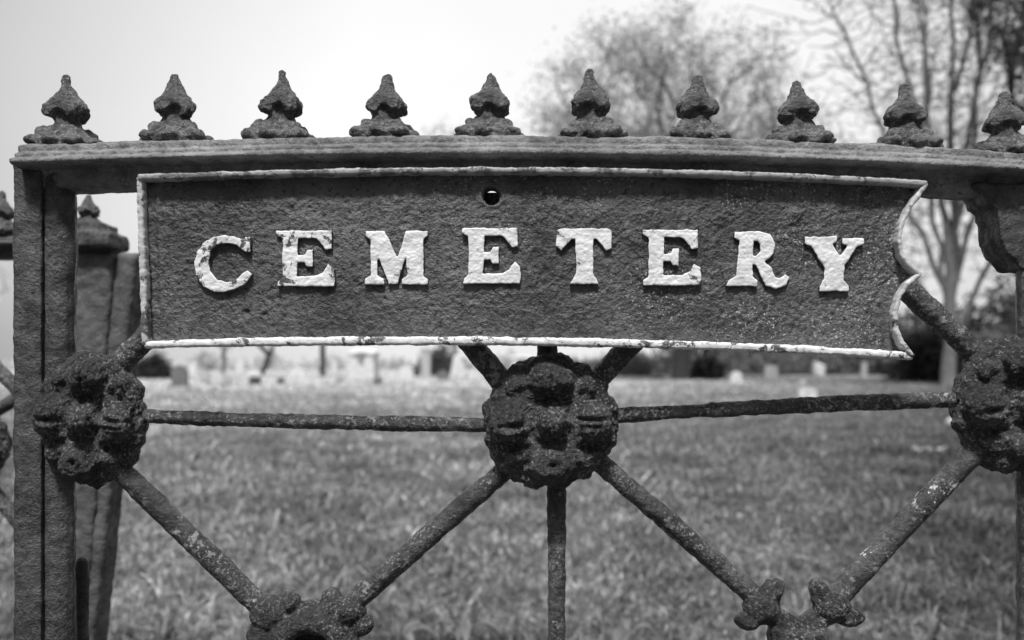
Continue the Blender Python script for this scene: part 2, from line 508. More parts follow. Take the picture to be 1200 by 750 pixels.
# rosettes
def rosette_mesh(seed, r=75, flip=False):
    u = S; rnd = random.Random(seed); bm = bmesh.new()
    bm_ellipsoid(bm, (0, 0, 0), (r * u, 27 * u, r * u), seg=40)
    for k in range(24):
        a = k * math.pi / 12 + rnd.uniform(-.1, .1)
        rr = r - 12 + rnd.uniform(-3, 3)
        bm_ellipsoid(bm, (math.cos(a) * rr * u, 0, math.sin(a) * rr * u), (17 * u, 15 * u, 17 * u))
    for sgn in (-1, 1):
        for k in range(4):
            a = k * math.pi / 2
            bm_ellipsoid(bm, (math.cos(a) * 49 * u, sgn * 17 * u, math.sin(a) * 49 * u), ((22 if k % 2 == 0 else 27) * u, 23 * u, (25 if k % 2 == 0 else 21) * u))
            a = k * math.pi / 2 + math.pi / 4
            bm_ellipsoid(bm, (math.cos(a) * 56 * u, sgn * 10 * u, math.sin(a) * 56 * u), (15 * u, 15 * u, 15 * u))
        bm_ellipsoid(bm, (0, sgn * 24 * u, 0), (17 * u, 22 * u, 17 * u), seg=28)
    me = baked(to_mesh(bm), voxel=.0014, smooth=9)
    def fn(c):
        x, z = c[:, 0] / u, c[:, 2] / u
        e = lambda cx, cz, sx, sz, a: a * np.exp(-(((x - cx) / sx) ** 2 + ((z - cz) / sz) ** 2))
        d = e(-44, -3, 13, 3.2, -.008) + e(-46, -10, 9, 2.6, .0025) + e(45, 5, 16, 2.8, -.007) + e(46, -4, 12, 2.4, -.003) + e(0, 48, 3.2, 13, -.004) + e(2, -47, 5, 5, -.008)
        d += e(0, 25, 20, 5, -.008) + e(-23, 14, 6, 10, -.006) + e(23, 14, 6, 10, -.006) + e(0, -23, 17, 4.5, -.008) + e(-22, -12, 4, 9, -.005) + e(22, -12, 4, 9, -.005)
        d += e(-42, -29, 16, 4.5, -.007) + e(42, -29, 16, 4.5, -.007) + e(-36, 34, 8, 8, -.004) + e(36, 34, 8, 8, -.004) + e(10, 37, 8, 5, -.004)
        return d
    return roughen(me, [(16, .0024), (50, .0017), (130, .0017), (300, .0012)], seed + 40, fn)

for i, (px, py, y, rot, sc, sx) in enumerate([(645, 494, -.004, 0, 1.0, 1.0), (108, 491, .004, .12, 1.0, .80), (1192, 472, .004, -.1, 1.0, 1.0)]):
    o = link('rosette', rosette_mesh(i * 7 + 3), M_ROS)
    o.location = P(px, py, y); o.rotation_euler = (0, rot, 0); o.scale = (sc * sx, 1, sc * (1 if i == 0 else 1.02))
    o.parent = gate; o.matrix_parent_inverse = gate.matrix_world.inverted()

RODS = [  # x0,y0,x1,y1, width0, width1, flaked, bow
    (150, 487, 575, 498, 17, 18, 0, .0012), (715, 488, 1140, 467, 17, 19, 0, -.0015),
    (652, 560, 653, 900, 21, 21, 0, 0), (598, 545, 395, 722, 24, 26, 0, 0), (695, 535, 885, 700, 24, 24, 0, 0),
    (600, 462, 505, 345, 27, 27, 0, 0), (642, 440, 638, 212, 25, 25, 0, 0), (685, 462, 790, 350, 25, 26, 0, 0),
    (118, 450, 230, 335, 27, 27, 0, 0), (125, 535, 310, 715, 25, 26, 0, 0),
    (1160, 430, 1040, 318, 27, 26, 0, 0), (1155, 515, 975, 705, 26, 26, 1, 0),
    (335, 790, 110, 1010, 25, 25, 0, 0), (400, 790, 620, 990, 25, 25, 0, 0), (900, 790, 680, 990, 25, 25, 0, 0), (965, 790, 1190, 1010, 25, 25, 0, 0),
    (365, 790, 365, 1560, 22, 22, 0, 0), (935, 770, 935, 1560, 22, 22, 0, 0), (653, 900, 653, 1560, 21, 21, 0, 0)]
for i, (x0, y0, x1, y1, w0, w1, fl, bow) in enumerate(RODS):
    st = .0016 if max(y0, y1) < 1200 else .006
    o = link('rod', rod_mesh(P(x0, y0, .006), P(x1, y1, .006), w0 * S / 2, w1 * S / 2, i + 70, step=st, bow=bow), M_RODF if fl else M_ROD, gate)
    if fl:
        tag(o, 'diagonal rod with pale paint flaking off')

link('bottom_rail', rail_mesh(13, 1244, lambda px: 1525, 0, step=8, seed=9), M_RAIL, gate)

# cast joints where the diagonals meet at the foot of the picture
def lumps(items, cx, cy, y, seed, voxel=.0014, rough=1.0):
    bm = bmesh.new()
    for it in items:
        if it[0] == 'e':
            _, x, z, dy, rx, ry, rz = it
            bm_ellipsoid(bm, ((x - cx) * S, dy * S, (cy - z) * S), (rx * S, ry * S, rz * S))
        elif it[0] == 'c':
            _, xa, za, xb, zb, ra, rb = it
            bm_cone(bm, ((xa - cx) * S, 0, (cy - za) * S), ((xb - cx) * S, 0, (cy - zb) * S), ra * S, rb * S)
        elif it[0] == 't':
            _, x, z, dy, Rr, rr = it
            n, k = 36, 14
            rings = []
            for a in range(n):
                A = 2 * math.pi * a / n
                rings.append([bm.verts.new((((x - cx) + (Rr + rr * math.cos(2 * math.pi * b / k)) * math.cos(A)) * S, (dy + rr * math.sin(2 * math.pi * b / k)) * S,
                              ((cy - z) + (Rr + rr * math.cos(2 * math.pi * b / k)) * math.sin(A)) * S)) for b in range(k)])
            for a in range(n):
                for b in range(k):
                    bm.faces.new((rings[a][b], rings[(a + 1) % n][b], rings[(a + 1) % n][(b + 1) % k], rings[a][(b + 1) % k]))
    me = baked(to_mesh(bm), voxel=voxel, smooth=1)
    return roughen(me, [(20, .002 * rough), (70, .0020 * rough), (170, .0009 * rough), (380, .0004 * rough)], seed)

jl = lumps([('e', 318, 718, 0, 26, 20, 22), ('e', 338, 705, 0, 14, 14, 12), ('e', 308, 742, 0, 20, 18, 16), ('e', 400, 716, 0, 30, 20, 17), ('e', 424, 732, 0, 14, 14, 12),
            ('e', 388, 702, 6, 12, 12, 10), ('t', 366, 772, -8, 46, 15), ('e', 366, 776, 14, 42, 9, 42), ('e', 368, 716, 4, 24, 12, 12), ('e', 310, 790, 0, 24, 18, 26), ('e', 420, 795, 0, 24, 18, 26)], 366, 760, 0, 21)
o = link('rod_joint', jl, M_ROS); o.location = P(366, 760, 0); o.parent = gate; o.matrix_parent_inverse = gate.matrix_world.inverted()
jr = lumps([('e', 893, 713, 0, 21, 20, 19), ('c', 893, 715, 909, 684, 15, 10), ('e', 909, 685, 0, 9, 10, 7), ('e', 876, 727, 0, 15, 16, 11), ('e', 975, 712, 0, 21, 20, 19), ('c', 975, 716, 957, 688, 15, 11),
            ('e', 957, 688, 0, 10, 11, 9), ('e', 995, 723, 0, 17, 16, 12), ('c', 900, 720, 935, 740, 12, 14), ('c', 972, 720, 935, 740, 12, 14), ('c', 934, 734, 934, 800, 34, 33), ('e', 934, 800, 0, 52, 22, 24)], 935, 740, 0, 22)
o = link('rod_joint', jr, M_ROS); o.location = P(935, 740, 0); o.parent = gate; o.matrix_parent_inverse = gate.matrix_world.inverted()
# latch bar with a rounded head behind the post
bm = bmesh.new()
a, b = P(96.5, 660, .06), P(96.5, 1150, .06)
bm_cone(bm, a, b, .0062, .0062, 16); bm_ellipsoid(bm, a, (.0064, .0064, .0064), seg=16)
bm_cone(bm, a + Vector((0, 0, -.008)), a + Vector((-.02, -.02, -.008)), .005, .005, 12)
link('latch_bar', roughen(baked(to_mesh(bm), voxel=.0018, smooth=1), [(60, .001), (200, .0006)], 31), M_POST, gate)

# ---------------------------------------------------------------- the sign
sign = empty('cemetery_sign', tuple(P(618, 410, -.006)))
tag(sign, 'dark iron plate lettered CEMETERY in flaking white raised capitals, white rim', 'sign')
YB, YF = -.010, -.022          # back and front plane of the plate
TOPC = [(165, 211), (300, 206), (450, 203), (600, 202.5), (700, 203), (800, 205), (900, 208.5), (1000, 212.5), (1078, 218)]
BOTC = [(170, 404), (300, 401.5), (450, 399.5), (600, 400), (700, 401.5), (800, 404.5), (900, 408.5), (1000, 413.5), (1062, 417)]
pt = np.polyfit([p[0] for p in TOPC], [p[1] for p in TOPC], 3); pb = np.polyfit([p[0] for p in BOTC], [p[1] for p in BOTC], 3)
RE = [(0, 1079), (.06, 1072), (.14, 1061), (.24, 1051.5), (.34, 1048), (.42, 1052), (.48, 1060), (.525, 1072), (.54, 1069), (.59, 1057), (.66, 1049), (.76, 1044), (.86, 1045), (.93, 1052), (1, 1064)]
def left_x(v): return 168 + 7 * v
def right_x(v): return interp(v, RE)
def sp(u, v, y=YF):
    px = left_x(v) + (right_x(v) - left_x(v)) * u
    t = float(np.polyval(pt, px)); b = float(np.polyval(pb, px))
    return P(px, t + (b - t) * v, y)
NU, NV = 640, 140
hx, hz = P(576, 230, YF).x, P(576, 230, YF).z
HR = .0072
uu, vv = np.meshgrid(np.arange(NU + 1) / NU, np.arange(NV + 1) / NV); uu, vv = uu.ravel(), vv.ravel()
lx = 168 + 7 * vv; rx = np.interp(vv, [p[0] for p in RE], [p[1] for p in RE])
ppx = lx + (rx - lx) * uu; tt = np.polyval(pt, ppx); bb = np.polyval(pb, ppx)
px_, py_ = ppx, tt + (bb - tt) * vv
kk = S * (D + YF) / D
x0_ = (px_ - 600) * kk; z0_ = H + (425 - py_) * kk
dx, dz = x0_ - hx, z0_ - hz; dd_ = np.hypot(dx, dz) + 1e-9
ring = (dd_ < HR * 1.12) & (dd_ > HR * .6)
x1_ = np.where(ring, hx + dx / dd_ * HR, x0_); z1_ = np.where(ring, hz + dz / dd_ * HR, z0_)
yy_ = np.full(len(x1_), YF)
yy_ = yy_ + np.where((dd_ > HR * .6) & (dd_ < .03), -.0012 * np.exp(-((dd_ - HR * 1.35) / .0022) ** 2) + .003 * np.exp(-((dd_ - HR) / .0012) ** 2), 0)
for f_, a_ in ((14, .0015), (60, .0009), (190, .0007), (400, .0005)):
    yy_ = yy_ + a_ * perlin(np.stack([x1_ * f_, z1_ * 0 + f_ * .37, z1_ * f_], 1))
for (bx, bz, br, ba) in ((343, 237, 4.5, -.002), (930, 254, 8.5, -.0022), (878, 372, 7, -.0015), (289, 366, 3.5, .0026), (310, 368, 3, .0014)):
    q = P(bx, bz, YF)
    yy_ = yy_ + ba * np.exp(-(np.hypot(x1_ - q.x, z1_ - q.z) / (br * S)) ** 4)
yy_ = yy_ - .0011 * np.exp(-((uu * 900 - 17) / 2.2) ** 2) + .0010 * np.exp(-((900 - uu * 900 - 22) / 2.5) ** 2)
verts = np.concatenate([np.stack([x1_, yy_, z1_], 1), np.stack([x1_, np.full(len(x1_), YB), z1_], 1)])
W = NU + 1; N0 = W * (NV + 1)
faces = []; hole = set()
for j in range(NV):
    for i in range(NU):
        a = j * W + i
        vx = [verts[q] for q in (a, a + 1, a + 1 + W, a + W)]
        cx = sum(v[0] for v in vx) / 4; cz = sum(v[2] for v in vx) / 4
        if math.hypot(cx - hx, cz - hz) < HR * .93:
            hole.add((i, j)); continue
        faces.append((a, a + 1, a + 1 + W, a + W)); faces.append((a + N0, a + W + N0, a + 1 + W + N0, a + 1 + N0))
for (i, j) in hole:            # walls of the hole
    a = j * W + i
    for di, dj, e in ((-1, 0, (a, a + W)), (1, 0, (a + 1, a + 1 + W)), (0, -1, (a, a + 1)), (0, 1, (a + W, a + W + 1))):
        if (i + di, j + dj) not in hole:
            faces.append((e[0], e[1], e[1] + N0, e[0] + N0))
for i in range(NU):
    for j in (0, NV):
        a = j * W + i; faces.append((a, a + 1, a + 1 + N0, a + N0))
for j in range(NV):
    for i in (0, NU):
        a = j * W + i; faces.append((a, a + W, a + W + N0, a + N0))
me = mesh_np('plate', verts, faces)
bm = bmesh.new(); bm.from_mesh(me)
bmesh.ops.recalc_face_normals(bm, faces=bm.faces)
loose = [v for v in bm.verts if not v.link_faces]; bmesh.ops.delete(bm, geom=loose, context='VERTS')
bm.to_mesh(me); bm.free()
link('plate', me, M_PLATE, sign)

def outline_pts(seg):
    out = []
    if seg == 'top':
        out = [sp(i / 560, 0) for i in range(561)]
    elif seg == 'bottom':
        out = [sp(i / 560, 1) for i in range(561)]
    elif seg == 'left':
        out = [sp(0, j / 130) for j in range(131)]
    else:
        out = [sp(1, j / 170) for j in range(171)]
    return out

def rim(seg, w, d, mat, seed, label=None, rough=1.0):
    pts = outline_pts(seg)
    K = 18
    rnd = random.Random(seed)
    verts = []
    n = len(pts)
    for i, p in enumerate(pts):
        t = (pts[min(i + 1, n - 1)] - pts[max(i - 1, 0)]).normalized()
        side = Vector((t.z, 0, -t.x))
        ww = w * (1 + .12 * noise.noise(p * 30) + .06 * noise.noise(p * 140))
        for q in range(K):
            a = 2 * math.pi * q / K
            cx, cy = math.cos(a), math.sin(a)
            sx = math.copysign(abs(cx) ** .55, cx); sy = math.copysign(abs(cy) ** .55, cy)
            verts.append(p + side * (sx * ww / 2) + Vector((0, -.004 + sy * d / 2, 0)))
    faces = [(i * K + q, i * K + (q + 1) % K, (i + 1) * K + (q + 1) % K, (i + 1) * K + q) for i in range(n - 1) for q in range(K)]
    faces += [tuple(range(K))[::-1], tuple(range((n - 1) * K, n * K))]
    me = bpy.data.meshes.new('rim'); me.from_pydata([tuple(v) for v in verts], [], faces); me.update()
    bm = bmesh.new(); bm.from_mesh(me); bmesh.ops.recalc_face_normals(bm, faces=bm.faces); bm.to_mesh(me); bm.free()
    me.polygons.foreach_set('use_smooth', np.ones(len(me.polygons), dtype=bool))
    roughen(me, [(40, .0009 * rough), (130, .0006 * rough), (320, .0006 * rough)], seed)
    o = link('rim', me, mat, sign)
    if label: tag(o, label)
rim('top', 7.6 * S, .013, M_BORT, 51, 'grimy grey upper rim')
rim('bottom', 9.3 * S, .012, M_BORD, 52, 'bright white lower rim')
rim('left', 7.5 * S, .011, M_BORR, 53)
rim('right', 6 * S, .012, M_BORR, 54, 'thin chipped rim along the curly broken-looking end', rough=1.1)
# dark strap on the back, seen through the bolt hole
bm = bmesh.new(); q = P(576, 231, 0)
bm_box(bm, (q.x - .014, -.008, q.z - .06), (q.x + .014, -.001, q.z + .0028), .001)
link('mounting_strap', to_mesh(bm), M_ROS, sign)

# letters
C_ = [(294, 279), (294, 295.5), (290, 296), (284.5, 292), (279.6, 287), (267.4, 284.5), (256, 287), (247.5, 294), (245.5, 306.6), (248, 319), (256, 328.5), (267.4, 332), (280, 328), (287, 321), (292, 318), (296, 322),
      (290, 331.6), (279, 337.8), (266, 341.5), (252, 341.8), (240.4, 335.7), (232, 323), (229.5, 309), (233, 296), (242, 284.6), (252, 279), (266, 277), (280, 279.5), (287, 282), (289, 278.5)]
E_ = [(-32.5, -31.5), (31, -31.5), (31, -11), (25, -10), (18.5, -19), (14, -23.5), (-8, -24), (-8.5, -2), (1, -4), (3, -9.5), (9, -9.5), (9, 9), (3, 9), (0, 4), (-9, 4), (-9.5, 22), (14, 21.5), (22, 17), (28, 8), (34, 13), (35, 26), (33, 32), (-31, 32), (-31, 27.5), (-25, 23), (-25, -23), (-32.5, -27)]
M_ = [(0, 0), (21, 0), (36.5, 33), (47, 0), (71, 0), (71, 5), (66, 9), (66, 52), (71, 56), (71, 61), (42, 61), (42, 56), (48, 52), (47, 22), (36, 61), (27, 61), (12, 24), (12.5, 52), (20, 56), (20, 61), (-1, 61), (-1, 56), (6, 52), (6, 9), (0, 5)]
T_ = [(1, 2), (5, 0), (60, 0), (63, 2), (64, 22), (58, 25), (53, 19), (46, 10.5), (42, 11), (42, 52), (46, 58), (48, 63.5), (17, 63.5), (20, 58), (23.5, 52), (23, 11), (17, 11), (10, 19), (5, 24), (0, 20)]
R_ = [(8, 0), (36, -1), (49, 3), (54.5, 13), (53, 24), (46, 31), (41, 34), (50, 42), (54, 52), (60, 55), (67, 50), (71, 53), (67, 61), (56, 65), (44, 61), (38, 49), (34, 38), (28, 36), (28, 52), (33, 57), (33, 62), (-1, 62), (1, 56), (10, 51), (14, 9), (8, 6)]
RH = [(28.5, 9), (35, 9), (38.5, 14), (38, 23), (33, 28), (28.5, 28)]
Y_ = [(0, 0), (36, -1), (36, 5), (31, 8), (41, 23), (51, 9), (44, 7), (44, 1), (68, 1), (68, 7), (60, 10), (45, 32), (44, 50), (50, 57), (50, 62), (17, 62), (17, 57), (22, 50), (23, 35), (8, 10), (0, 7)]

def letter(name, loops, ox, oy, mat, seed, label, worn=False):
    cu = bpy.data.curves.new('c', 'CURVE'); cu.dimensions = '2D'; cu.fill_mode = 'BOTH'
    cu.extrude = .0019; cu.bevel_depth = .0007; cu.bevel_resolution = 1
    rnd = random.Random(seed)
    cx = ox + 0; cy = oy
    for lp in loops:
        pts = []
        n = len(lp)
        for i in range(n):
            a = Vector(lp[i]); b = Vector(lp[(i + 1) % n]); L = (b - a).length; k = max(1, int(L / 2.0))
            for j in range(k):
                p = a.lerp(b, j / k)
                q = Vector((p.x * .19, p.y * .19, seed * 1.7))
                j1 = noise.noise(q) * .7; j2 = noise.noise(q + Vector((9, 5, 2))) * .7
                pts.append((p.x + j1, p.y + j2))
        s = cu.splines.new('POLY'); s.points.add(len(pts) - 1); s.use_cyclic_u = True
        for i, p in enumerate(pts):
            s.points[i].co = (p[0] * S * KF, -p[1] * S * KF, 0, 1)
    o = bpy.data.objects.new('tmp', cu); COL.objects.link(o)
    dg = bpy.context.evaluated_depsgraph_get(); dg.update()
    me = bpy.data.meshes.new_from_object(o.evaluated_get(dg)); bpy.data.objects.remove(o)
    me = baked(me, voxel=.0007, smooth=1)
    q = P(ox, oy, YF)
    me.transform(Matrix.Rotation(math.pi / 2, 4, 'X'))
    me.update()
    roughen(me, [(60, .0005), (170, .0004), (400, .0003)], seed)
    me.transform(Matrix.Translation((q.x, YF - .0012, q.z)))
    ob = link(name, me, mat, sign); tag(ob, label)
KF = (D + YF) / D
letter('letter_c', [C_], 0, 0, M_LETW, 1, None) if False else None
def shift(l, dx, dy): return [(a - dx, b - dy) for a, b in l]
letter('letter_c', [shift(C_, 262, 309)], 262, 309, M_LETC, 1, 'letter C with worn lower curve')
letter('letter_e', [E_], 358, 303, M_LETW, 2, 'first letter E, paint gone from its edges')
letter('letter_m', [M_], 430, 272, M_LET, 3, 'letter M')
letter('letter_e', [E_], 575, 300, M_LET, 4, 'middle letter E')
letter('letter_t', [T_], 652, 269, M_LET, 5, 'letter T')
letter('letter_e', [E_], 785, 302, M_LETW, 6, 'last letter E with broken middle arm')
letter('letter_r', [R_, RH], 852, 273, M_LET, 7, 'letter R')
letter('letter_y', [Y_], 942, 279, M_LET, 8, 'letter Y')

# ---------------------------------------------------------------- the fence panel half a metre behind, and its leaning post
BY = .50
fence = empty('iron_fence', (P(60, 425, BY).x, BY, 0))
tag(fence, 'dark spiked iron fence panel behind the gate post at far left', 'fence')
def bz(px): return 272.0
link('top_rail', rail_mesh(-340, 132, bz, BY, 1.0, step=5, seed=71), M_BACK, fence)
for i, px in enumerate((-303, -228, -153, -74, 3, 104)):
    o = link('finial', finial_mesh(30 + i, 1.0), M_FIN)
    o.location = P(px, 274 if px < 90 else 268, BY + .008)
    o.rotation_euler = (0, 0, .7 + i * .1)
    o.scale = (.94, .94, 1.02) if px < 90 else (.92, .92, .82)
    o.parent = fence; o.matrix_parent_inverse = fence.matrix_world.inverted()
bm = bmesh.new()
a = P(104, 262, BY)
bm_box(bm, (P(86, 0, BY).x, BY - .025, P(0, 276, BY).z), (P(127, 0, BY).x, BY + .035, P(0, 262, BY).z), .005)
bm_box(bm, (P(80, 0, BY).x, BY - .03, P(0, 292, BY).z), (P(137, 0, BY).x, BY + .045, P(0, 272, BY).z), .006)
link('post_cap', roughen(baked(to_mesh(bm), voxel=.0025, smooth=2), [(40, .002), (120, .001)], 76), M_FIN, fence)
o = link('rosette', rosette_mesh(61), M_ROS); o.location = P(-36, 522, BY); o.scale = (1.0, 1, 1.05); o.parent = fence; o.matrix_parent_inverse = fence.matrix_world.inverted()
for i, (x0, y0, x1, y1) in enumerate(((-50, 380, 60, 500), (-36, 500, 40, 455), (-36, 522, -300, 522), (-36, 530, -200, 700), (-36, 540, 45, 640), (-36, 500, -160, 380))):
    link('rod', rod_mesh(P(x0, y0, BY + .01), P(x1, y1, BY + .01), .0105, .0105, 90 + i, step=.004), M_ROD, fence)
link('fence_post', post_mesh([(P(-340, 0, BY).x, BY), (P(-315, 0, BY).x, BY), (P(-315, 0, BY).x, BY + .04), (P(-340, 0, BY).x, BY + .04)], 0, P(0, 300, BY).z, 77, .01), M_BACK, fence)
link('bottom_rail', rail_mesh(-340, 40, lambda px: 1040, BY, step=12, seed=78), M_BACK, fence)

lpost = empty('leaning_post', (P(56, 425, BY).x, BY + .03, 0))
tag(lpost, 'rough iron post leaning outward below the fence cap, behind the left gate post', 'post')
def lean_box(xa_t, xb_t, xa_b, xb_b, yt, yb, y0, y1, seed, bev=.004, sk=0.0):
    bm = bmesh.new(); vs = []
    for (xa, xb, py) in ((xa_b, xb_b, yb), (xa_t, xb_t, yt)):
        for (x, y) in ((xa, y0), (xb, y0), (xb, y1), (xa, y1)):
            c = P(x, py, y0); vs.append(bm.verts.new((c.x + (sk if y == y1 else 0), y, c.z)))
    for f in ((3, 2, 1, 0), (4, 5, 6, 7), (0, 1, 5, 4), (1, 2, 6, 5), (2, 3, 7, 6), (3, 0, 4, 7)):
        bm.faces.new([vs[i] for i in f])
    bmesh.ops.bevel(bm, geom=list(bm.edges), offset=bev, segments=2, affect='EDGES')
    return roughen(baked(to_mesh(bm), voxel=.003, smooth=1), [(14, .002), (60, .0015), (200, .0008)], seed)
link('post_face', lean_box(84, 133, 22, 70, 296, 1136, BY - .01, BY + .035, 81), M_BACK, lpost)
link('post_flange', lean_box(135, 160, 42, 67, 296, 1136, BY - .004, BY + .045, 82), M_BACK, lpost)

# ---------------------------------------------------------------- ground and grass
def ground_mat():
    m, t = new_mat('turf_soil')
    pos = t.n('ShaderNodeNewGeometry').outputs['Position']
    n1 = t.noise(pos, .35, 5, .6); n2 = t.noise(pos, 5, 6, .7); n3 = t.noise(pos, .05, 3, .5)
    c = t.mix(t.ramp(n1, [(.35, 0), (.65, 1)]), .06, .11)
    c = t.mix(t.ramp(n2, [(.35, .75), (.6, 0)]), c, .055)
    sep = t.n('ShaderNodeSeparateXYZ', {'Vector': pos})
    far = t.n('ShaderNodeMapRange', {'Value': sep.outputs[1], 'From Min': 8.0, 'From Max': 40.0, 'To Min': 1.0, 'To Max': 4.5}).outputs[0]  # far soil painted lighter, standing in for brighter light out there
    lft = t.n('ShaderNodeMapRange', {'Value': sep.outputs[0], 'From Min': 12.0, 'From Max': -4.0, 'To Min': .65, 'To Max': 1.15}).outputs[0]  # darkening towards the right painted into the soil colour as shade
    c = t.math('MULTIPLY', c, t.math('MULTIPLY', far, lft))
    b = t.n('ShaderNodeBsdfPrincipled', {'Base Color': c, 'Roughness': .95, 'Normal': t.bump(n2, .8, .05), 'Specular IOR Level': .1})
    t.n('ShaderNodeOutputMaterial', {'Surface': b.outputs[0]})
    return m
def gzn(x, y):
    return .035 * perlin(np.stack([x * .5, y * .5, x * 0 + .5], 1)) + .018 * perlin(np.stack([x * 1.7, y * 1.7, x * 0 + 4.5], 1))
xs = np.concatenate([np.linspace(-400, -30, 14)[:-1], np.linspace(-30, 30, 121), np.linspace(30, 400, 14)[1:]])
ys = np.concatenate([np.linspace(-60, -2, 8)[:-1], np.linspace(-2, 50, 131), np.linspace(50, 700, 14)[1:]])
gv = []
gx, gy = np.meshgrid(xs, ys); gx, gy = gx.ravel(), gy.ravel()
gv = np.stack([gx, gy, gzn(gx, gy) * ((np.abs(gx) < 28) & (gy < 48))], 1)
nx = len(xs)
gf = [(j * nx + i, j * nx + i + 1, (j + 1) * nx + i + 1, (j + 1) * nx + i) for j in range(len(ys) - 1) for i in range(nx - 1)]
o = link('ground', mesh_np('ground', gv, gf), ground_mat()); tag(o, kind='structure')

def blades(n, dist_lo, dist_hi, hlo, hhi, wlo, whi, seed, spread=1.35, dens=None, droop=.75):
    rs = np.random.RandomState(seed)
    d = dist_lo * (dist_hi / dist_lo) ** rs.rand(n)
    half = d * (600 / F) * spread
    x = (rs.rand(n) * 2 - 1) * half; y = d - D
    keep = np.ones(n, bool); hs = np.empty(n)
    z = np.empty(n)
    k = perlin(np.stack([x * 1.3, y * 1.3, x * 0 + 2.5], 1)) + .6 * perlin(np.stack([x * 4.2, y * 4.2, x * 0 + 5.5], 1))
    hs = 1 + .8 * k + .5 * perlin(np.stack([x * 11, y * 11, x * 0 + 7.5], 1)); z = gzn(x, y) - .006
    h = (hlo + (hhi - hlo) * rs.rand(n)) * np.clip(hs, .35, 2)
    w = (wlo + (whi - wlo) * rs.rand(n)) * (d / 3) ** .85; h = h * (d / 3) ** .12
    a = rs.rand(n) * 2 * math.pi; lean = (droop * rs.rand(n) ** .7) * h
    ax, ay = np.cos(a), np.sin(a); b = a + math.pi / 2 + rs.randn(n) * .5; bx, by = np.cos(b) * w / 2, np.sin(b) * w / 2
    T = np.array([0, .4, .75, 1.0]); rows = []
    for k, t in enumerate(T):
        cx = x + ax * lean * t ** 2; cy = y + ay * lean * t ** 2; cz = z + h * (t - .35 * t ** 3 * (lean / h))
        wk = [1, .9, .6, .06][k]
        rows.append(np.stack([cx - bx * wk, cy - by * wk, cz], 1)); rows.append(np.stack([cx + bx * wk, cy + by * wk, cz], 1))
    V = np.stack(rows, 1).reshape(-1, 3)
    base = (np.arange(n) * 8)[:, None]
    Fc = np.concatenate([base + np.array([0, 1, 3, 2]), base + np.array([2, 3, 5, 4]), base + np.array([4, 5, 7, 6])], 1).reshape(-1, 4)
    return V, Fc

parts = [blades(430000, 1.6, 52, .03, .085, .002, .006, 1, droop=1.5), blades(14000, 1.8, 9, .06, .15, .004, .010, 4, droop=1.9)]
Vs, Fs, off = [], [], 0
for v, f in parts:
    Vs.append(v); Fs.append(f + off); off += len(v)
def grass_mat():
    m, t = new_mat('grass_blades')
    geo = t.n('ShaderNodeNewGeometry'); rnd = geo.outputs['Random Per Island']; pos = geo.outputs['Position']
    c = t.ramp(rnd, [(0, .12), (.5, .27), (.8, .42), (1, .70)])
    n1 = t.noise(pos, 1.1, 4, .6); n2 = t.noise(pos, .22, 3, .5); n3 = t.noise(pos, 26, 4, .65)
    c = t.math('MULTIPLY', c, t.mix(t.ramp(n3, [(.40, 0), (.60, 1)]), .25, 1.7))
    c = t.math('MULTIPLY', c, t.mix(t.ramp(n1, [(.36, 0), (.60, 1)]), .6, 1.3))
    c = t.math('MULTIPLY', c, t.mix(t.ramp(n2, [(.36, 0), (.60, 1)]), .8, 1.15))
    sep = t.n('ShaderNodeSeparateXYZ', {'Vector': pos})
    far = t.n('ShaderNodeMapRange', {'Value': sep.outputs[1], 'From Min': 5.0, 'From Max': 35.0, 'To Min': 1.0, 'To Max': 2.3}).outputs[0]  # blades painted paler with distance, imitating stronger far light
    lft = t.n('ShaderNodeMapRange', {'Value': t.math('DIVIDE', sep.outputs[0], t.math('ADD', sep.outputs[1], 2.0)), 'From Min': .52, 'From Max': .08, 'To Min': .32, 'To Max': 1.0}).outputs[0]  # corner shade painted into the blade colour towards the right of view
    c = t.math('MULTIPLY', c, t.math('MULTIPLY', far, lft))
    a = t.n('ShaderNodeBsdfPrincipled', {'Base Color': c, 'Roughness': .5, 'Specular IOR Level': .35})
    b = t.n('ShaderNodeBsdfTranslucent', {'Color': c})
    mx = t.n('ShaderNodeMixShader', {0: .35, 1: a.outputs[0], 2: b.outputs[0]})
    t.n('ShaderNodeOutputMaterial', {'Surface': mx.outputs[0]})
    return m
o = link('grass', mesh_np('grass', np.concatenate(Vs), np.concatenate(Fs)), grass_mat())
tag(o, 'short tussocky grass covering the burial ground', 'grass', kind='stuff')

